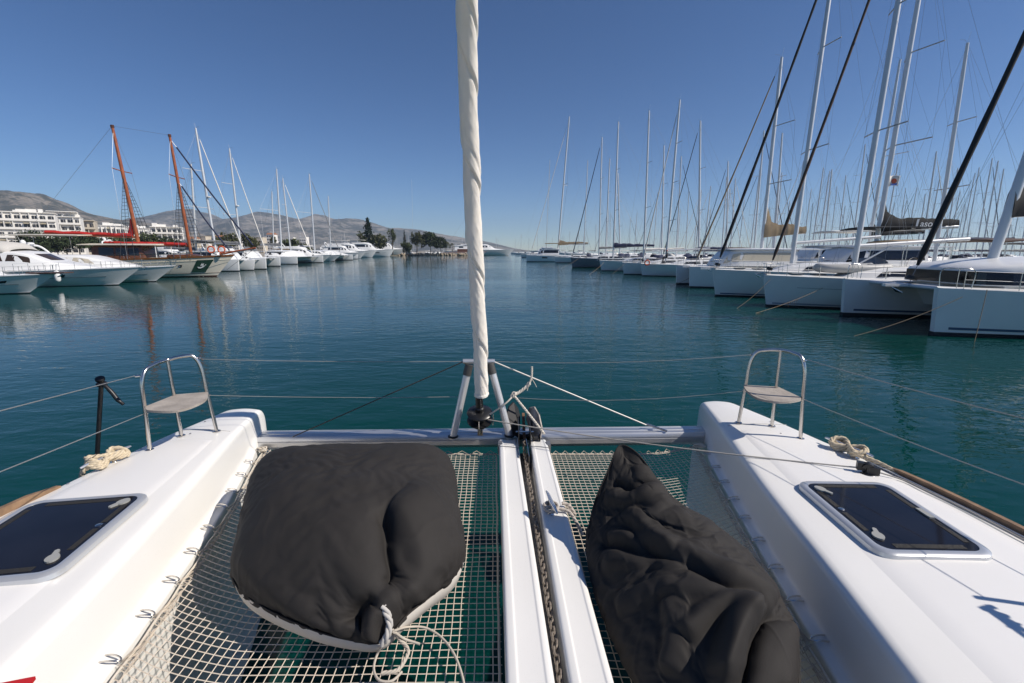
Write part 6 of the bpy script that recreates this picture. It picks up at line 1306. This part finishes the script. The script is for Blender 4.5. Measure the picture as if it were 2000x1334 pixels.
# ================================================================== SHORE: apartment blocks, trees, rocks, walls
WALLW = mat('white_render', (.74, .72, .68), .9, var=.06, vscale=.2); WALLC = mat('cream_render', (.52, .46, .37), .9, var=.08, vscale=.2)
DARKW = mat('dark_opening', (.035, .035, .04), .25); ROOFT = mat('terracotta', (.33, .15, .08), .9, var=.2, vscale=.5); AWN = mat('awning_cloth', (.3, .27, .2), .9)
def block(label, x0, x1, ytop, Y, floors, bays, wall=None, depth=14, step=0.0, ang=0.0, round_arch=False, roof_bits=True, balcony=1.5, top=None):
    a, b = py(x0, ytop, Y), py(x1, ytop, Y); ang = ang or .85 * atan2(-(a.x + b.x) / 2, Y); W_ = (b.x - a.x) * cos(ang) * 1.04; Ht = a.z; zg = 1.0; fh = (Ht - zg) / floors
    root = thing('apartment_block', label, 'building', ((a.x + b.x) / 2, Y, zg), ang); wall = wall or WALLW
    mb = MB(); mb.box((0, depth / 2, (Ht - zg) / 2), (W_, depth, Ht - zg)); mb.build('wall', wall, root)
    sp = W_ / bays; rn = random.Random(int(x0 * 7 + Y))
    for k in range(floors):
        z = k * fh; off = -step * (floors - 1 - k)
        if step: mb = MB(); mb.box((0, off / 2 - .02, z + fh / 2), (W_ * .98, max(.1, -off), fh * .96)); mb.build('terrace', wall, root)
        if balcony:
            mb = MB(); mb.box((0, off - balcony / 2, z + .12), (W_ * 1.0, balcony, .22)); o = mb.build('balcony', wall, root)
            mb = MB(); mb.box((0, off - balcony + .06, z + .65), (W_ * .995, .12, .9)); mb.build('parapet', wall, o)
        for j in range(bays):
            cx = -W_ / 2 + sp * (j + .5); ww = sp * rn.choice((.56, .68, .72)); 
            if balcony and j and rn.random() < .7: mb = MB(); mb.box((cx - sp / 2, off - balcony / 2, z + fh * .52), (sp * .10, balcony * .96, fh * .82)); mb.build('party_wall', wall, root)
            mb = MB(); hz_ = fh * .62
            if round_arch: n = 8; pts = [(ww / 2, 0)] + [(ww / 2 * cos(t), hz_ - ww * .10 + ww * .10 * sin(t)) for t in [pi * i / n for i in range(n + 1)]] + [(-ww / 2, 0)]
            else: pts = [(ww / 2, 0), (ww / 2, hz_), (-ww / 2, hz_), (-ww / 2, 0)]
            mb.add([(cx + p, off - .14, z + .25 + h) for p, h in pts] + [(cx + p, off - .02, z + .25 + h) for p, h in pts], [tuple(range(len(pts))), tuple(range(len(pts), 2 * len(pts)))] + [(i, (i + 1) % len(pts), (i + 1) % len(pts) + len(pts), i + len(pts)) for i in range(len(pts))])
            w = mb.build('window', DARKW, root)
            mb = MB(); mb.box((cx + ww * .1, off - .17, z + .25 + hz_ / 2), (.09, .05, hz_)); mb.build('mullion', wall, w)
            if rn.random() < .16: mb = MB(); mb.plate([(cx - ww / 2, off - .1, z + fh * .86), (cx + ww / 2, off - .1, z + fh * .86), (cx + ww / 2, off - balcony * .95 - .1, z + fh * .68), (cx - ww / 2, off - balcony * .95 - .1, z + fh * .68)], (0, 0, 1), .05); mb.build('awning', AWN, root)
    mb = MB(); mb.box((0, depth / 2 - balcony * .3, Ht - zg + .2), (W_ * 1.02, depth + balcony * .6, .4)); mb.build('roof', wall, root)
    if roof_bits:
        for j in range(2 + bays // 3):
            cx = rn.uniform(-.42, .42) * W_; h = rn.uniform(.9, 2.4); mb = MB(); mb.box((cx, 3 + rn.uniform(0, 6), Ht - zg + .4 + h / 2), (rn.uniform(1.5, 4), 3, h)); mb.build('roof_house', wall, root)
        if top: mb = MB(); mb.box((0, 3.0, Ht - zg + 3.0), (W_ * .86, 9, .35)); o = mb.build('roof_canopy', wall, root); [MB().box((s * W_ * .38, 0, Ht - zg + 1.6), (.3, .3, 2.6)).build('post', wall, root) for s in (-1, 0, 1)]
    return root
block('white terraced apartment block with rounded openings, nearest the frame edge', -70, 96, 414, 232, 5, 11, round_arch=True, step=.5)
block('white apartment block with a flat roof canopy, next to the terraced block', 92, 152, 424, 262, 5, 5, top=True, balcony=1.8)
block('cream apartment block with jutting balconies behind the dark pines', 134, 181, 431, 285, 4, 4, wall=WALLC, balcony=2.6, roof_bits=False)
block('long low white houses row above the red boom cover', 182, 240, 441, 330, 3, 7, step=.6, balcony=1.2)
block('white houses row with stepped roofs beyond the main mast', 236, 286, 446, 352, 3, 6, step=.7, balcony=1.2)
block('white four storey block with long balcony bands right of the main mast', 297, 353, 444, 300, 4, 6, balcony=2.6, step=.4)
rh = random.Random(5)
for i, (x, y, w_, Y) in enumerate(((385, 462, 16, 420), (402, 460, 14, 460), (418, 463, 18, 440), (435, 458, 12, 520), (452, 462, 12, 480), (520, 458, 14, 480), (560, 464, 12, 500), (585, 463, 12, 520), (365, 466, 14, 400), (500, 464, 12, 430))):
    a, b = py(x, y, Y), py(x + w_, y, Y); Wd = b.x - a.x; h = max(3.0, a.z - 1.0)
    t = thing('house', 'small house on the shore, ' + ('first behind the foremast', 'second behind the foremast with a flat roof', 'third behind the foremast with a red roof', 'high one behind the dark headsail', 'beside the round olive tree', 'between the pale headsails', 'behind the twin leaning masts', 'last before the tall fir', 'between the white block and the foremast', 'low one behind the olive trees')[i], 'house', ((a.x + b.x) / 2, Y, 1.0))
    wm = rh.choice((WALLW, WALLC)); mb = MB(); mb.box((0, 4, h / 2), (Wd, 8, h)); mb.build('wall', wm, t)
    if i % 3 == 2: mb = MB(); mb.loft([[(sx * Wd * .54, y_, z) for y_, z in ((-.5, h), (4, h + 1.8), (8.5, h))] for sx in (-1, 1)], cap0=True, cap1=True); mb.build('roof', ROOFT, t)
    else: mb = MB(); mb.box((0, 4, h + .15), (Wd * 1.04, 8.4, .3)); mb.build('roof', wm, t)
    for fl in range(max(1, int(h / 3))):
        for k in range(3): mb = MB(); mb.box((-Wd * .33 + k * Wd * .33, -.03, 1.5 + fl * 3), (Wd * .17, .1, 1.4)); mb.build('window', DARKW, t)
# ---- trees: tapered trunk, limbs and a crown of many small leaf clumps
BARK = mat('bark', (.10, .075, .055), .95, var=.2, vscale=3)
def leaf_mat(name, c):
    m = mat(name, c, .85, spec=.2, var=.45, vscale=.45); return m
LEAF = {'pine': leaf_mat('pine_needles', (.040, .056, .026)), 'fir': leaf_mat('fir_needles', (.014, .028, .018)), 'olive': leaf_mat('olive_foliage', (.075, .080, .034)), 'green': leaf_mat('green_foliage', (.062, .078, .030)), 'round': leaf_mat('stone_pine_needles', (.036, .050, .022)), 'palm': leaf_mat('palm_leaf', (.075, .085, .03))}
def tree(name, kind, label, x, ybase, ytop, w_px, Y, group=None, seed=0, nleaf=620, cat='tree'):
    rn = random.Random(seed * 31 + 5); b = py(x, 488, Y); zt = py(x, ytop, Y).z; Hh = zt - 1.0; R = w_px / 2 / FPX * Y
    root = thing(name, label, cat, (b.x, Y, 1.0), 0, group)
    mb = MB(); lean = rn.uniform(-.06, .06) * Hh; tr = max(.12, Hh * .022)
    mb.tube([(0, 0, -.3), (lean * .3, 0, Hh * .35), (lean, 0, Hh * .85)], [tr, tr * .8, tr * .25], 7)
    for k in range(7):
        a = rn.uniform(0, 6.28); z = Hh * rn.uniform(.3, .7); mb.tube([(lean * .6, 0, z), (lean * .6 + R * .6 * cos(a), R * .6 * sin(a), z + Hh * .14)], [tr * .4, tr * .1], 5)
    mb.build('trunk', BARK, root)
    cl = []
    if kind == 'fir':
        for k in range(150): t = rn.random() ** .8; a = rn.uniform(0, 6.28); r = R * (1 - t) ** .8 * rn.uniform(.3, 1.08); cl.append((Vector((r * cos(a) + lean, r * sin(a), Hh * (.10 + .92 * t) - r * .18)), .13 * R + .30 * R * (1 - t)))
    elif kind == 'round':
        for k in range(110): a = rn.uniform(0, 6.28); t = rn.uniform(-.5, 1); r = R * sqrt(max(0.02, 1 - t * t)) * rn.uniform(.45, 1.02); cl.append((Vector((r * cos(a) + lean, r * sin(a), Hh * .58 + t * Hh * .38)), R * .22))
    elif kind == 'palm':
        for k in range(26):
            a = k * 2.4; dr = rn.uniform(.2, 1)
            for j in range(7): t = j / 6; cl.append((Vector((R * t * cos(a) + lean, R * t * sin(a), Hh * (.9 + .25 * dr * t - .45 * t * t))), R * .13))
    else:
        lob = [(Vector((rn.uniform(-.55, .55) * R, rn.uniform(-.5, .5) * R, Hh * rn.uniform(.35, .78))), rn.uniform(.35, .6)) for _ in range(9)]
        for k in range(130): c, s = rn.choice(lob); d = Vector((rn.gauss(0, 1), rn.gauss(0, 1), rn.gauss(0, .8))).normalized() * s * R * rn.uniform(.6, 1.0); d.z *= Hh / (2.4 * R) if R < Hh * .5 else .7; cl.append((c + d, R * .2))
    vs, fs = [], []
    for i in range(nleaf * 3):
        c, s = rn.choice(cl); p = c + Vector((rn.gauss(0, .5), rn.gauss(0, .5), rn.gauss(0, .42))) * s
        if p.z < Hh * .06: continue
        n = Vector((rn.gauss(0, 1), rn.gauss(0, 1), rn.gauss(.4, 1))).normalized(); u = n.orthogonal().normalized() * s * rn.uniform(.28, .52); v = n.cross(u) * rn.uniform(.5, 1); o = len(vs)
        vs += [p + u, p + v, p - u, p - v]; fs.append((o, o + 1, o + 2, o + 3))
    mb = MB(); mb.v = [tuple(q) for q in vs]; mb.f = fs; mb.build('crown', LEAF[kind], root); return root
T = [('pine_tree', 'pine', 'dark pine in front of the terraced block with rounded openings', 70, 452, 62, 150), ('pine_tree', 'pine', 'low dark pine at the corner of the terraced block', 112, 459, 50, 155), ('pine_tree', 'pine', 'tall spiky dark pine before the cream block', 130, 447, 26, 165), ('pine_tree', 'pine', 'broad dark pine before the cream block', 155, 450, 52, 160), ('pine_tree', 'pine', 'dark pine under the long low white houses', 186, 447, 48, 170),
     ('pine_tree', 'green', 'bushy tree behind the red boom cover', 222, 462, 60, 165), ('pine_tree', 'pine', 'dark bushy tree beside the main mast foot', 262, 463, 46, 170), ('broad_tree', 'green', 'mid green tree to the right of the main mast', 296, 452, 44, 175), ('broad_tree', 'pine', 'dark tree before the block with balcony bands', 318, 460, 40, 180), ('broad_tree', 'green', 'low green tree behind the foremast', 352, 466, 36, 190),
     ('olive_tree', 'olive', 'rounded olive green tree left of the leaning radar mast', 446, 443, 40, 180), ('olive_tree', 'olive', 'rounded olive green tree behind the slim radar mast', 490, 450, 38, 190), ('olive_tree', 'olive', 'small olive tree near the bare mast', 536, 457, 18, 210), ('broad_tree', 'green', 'dark low tree behind the pale headsail', 585, 463, 44, 220), ('broad_tree', 'pine', 'low dark tree left of the tall mast', 560, 466, 30, 225),
     ('broad_tree', 'green', 'leafy tree hugging the tall fir on its left side', 709, 448, 22, 262), ('fir_tree', 'fir', 'tall dark fir rising above the yachts', 720, 427, 30, 265), ('broad_tree', 'olive', 'pale broad tree just right of the tall fir', 742, 452, 36, 262), ('slim_tree', 'green', 'upright oval tree between fir and headland', 767, 444, 17, 268), ('fir_tree', 'fir', 'little dark fir before the headland', 793, 450, 10, 272),
     ('broad_tree', 'olive', 'feathery olive tree beside the lone mast', 814, 446, 26, 275), ('bush', 'green', 'bright green bush under the small fir', 795, 471, 22, 270), ('stone_pine', 'round', 'round dark stone pine on the headland', 841, 454, 38, 290), ('stone_pine', 'round', 'smaller dark stone pine at the headland tip', 861, 463, 24, 294), ('palm', 'palm', 'yellowish palm at the tip of the headland', 871, 471, 16, 296), ('palm', 'palm', 'small palm at the outer end of the headland', 884, 474, 10, 299)]
for i, (n, k, lab, x, yt, w_, Y) in enumerate(T): tree(n, k, lab, x, 488, yt, w_, Y, 'trees on the far shore', i, cat='bush' if n == 'bush' else 'tree')
# rocks and a low wall along the headland's edge
ROCK = mat('shore_rock', (.33, .27, .2), .95, var=.3, vscale=.8); ROOT = thing('rock_bank', 'rough stone bank along the waterline of the headland', 'stone bank', (-44, 294, 0))
rk = random.Random(3); proto = None
for i in range(120):
    t = rk.random(); p = Vector((-70, 289, 0)).lerp(Vector((-29, 303, 0)), t) + Vector((rk.uniform(-1, 1), rk.uniform(-2.2, .6), rk.uniform(-.2, 1.1))); s = rk.uniform(.4, 1.1)
    if i < 6:
        bm = bmesh.new(); bmesh.ops.create_icosphere(bm, subdivisions=1, radius=1)
        for v in bm.verts: v.co *= 1 + .35 * noise.noise(v.co * 1.3 + Vector((i * 5, 0, 0)))
        me = bpy.data.meshes.new('rock'); bm.to_mesh(me); bm.free(); me.materials.append(ROCK); proto = (proto or []) + [me]
    o = bpy.data.objects.new('rock', proto[i % len(proto)]); COL.objects.link(o); o.parent = ROOT; o.location = p - Vector((-44, 294, 0)); o.scale = (s * 1.3, s, s * .8); o.rotation_euler = (rk.uniform(0, 6), rk.uniform(0, 6), rk.uniform(0, 6))
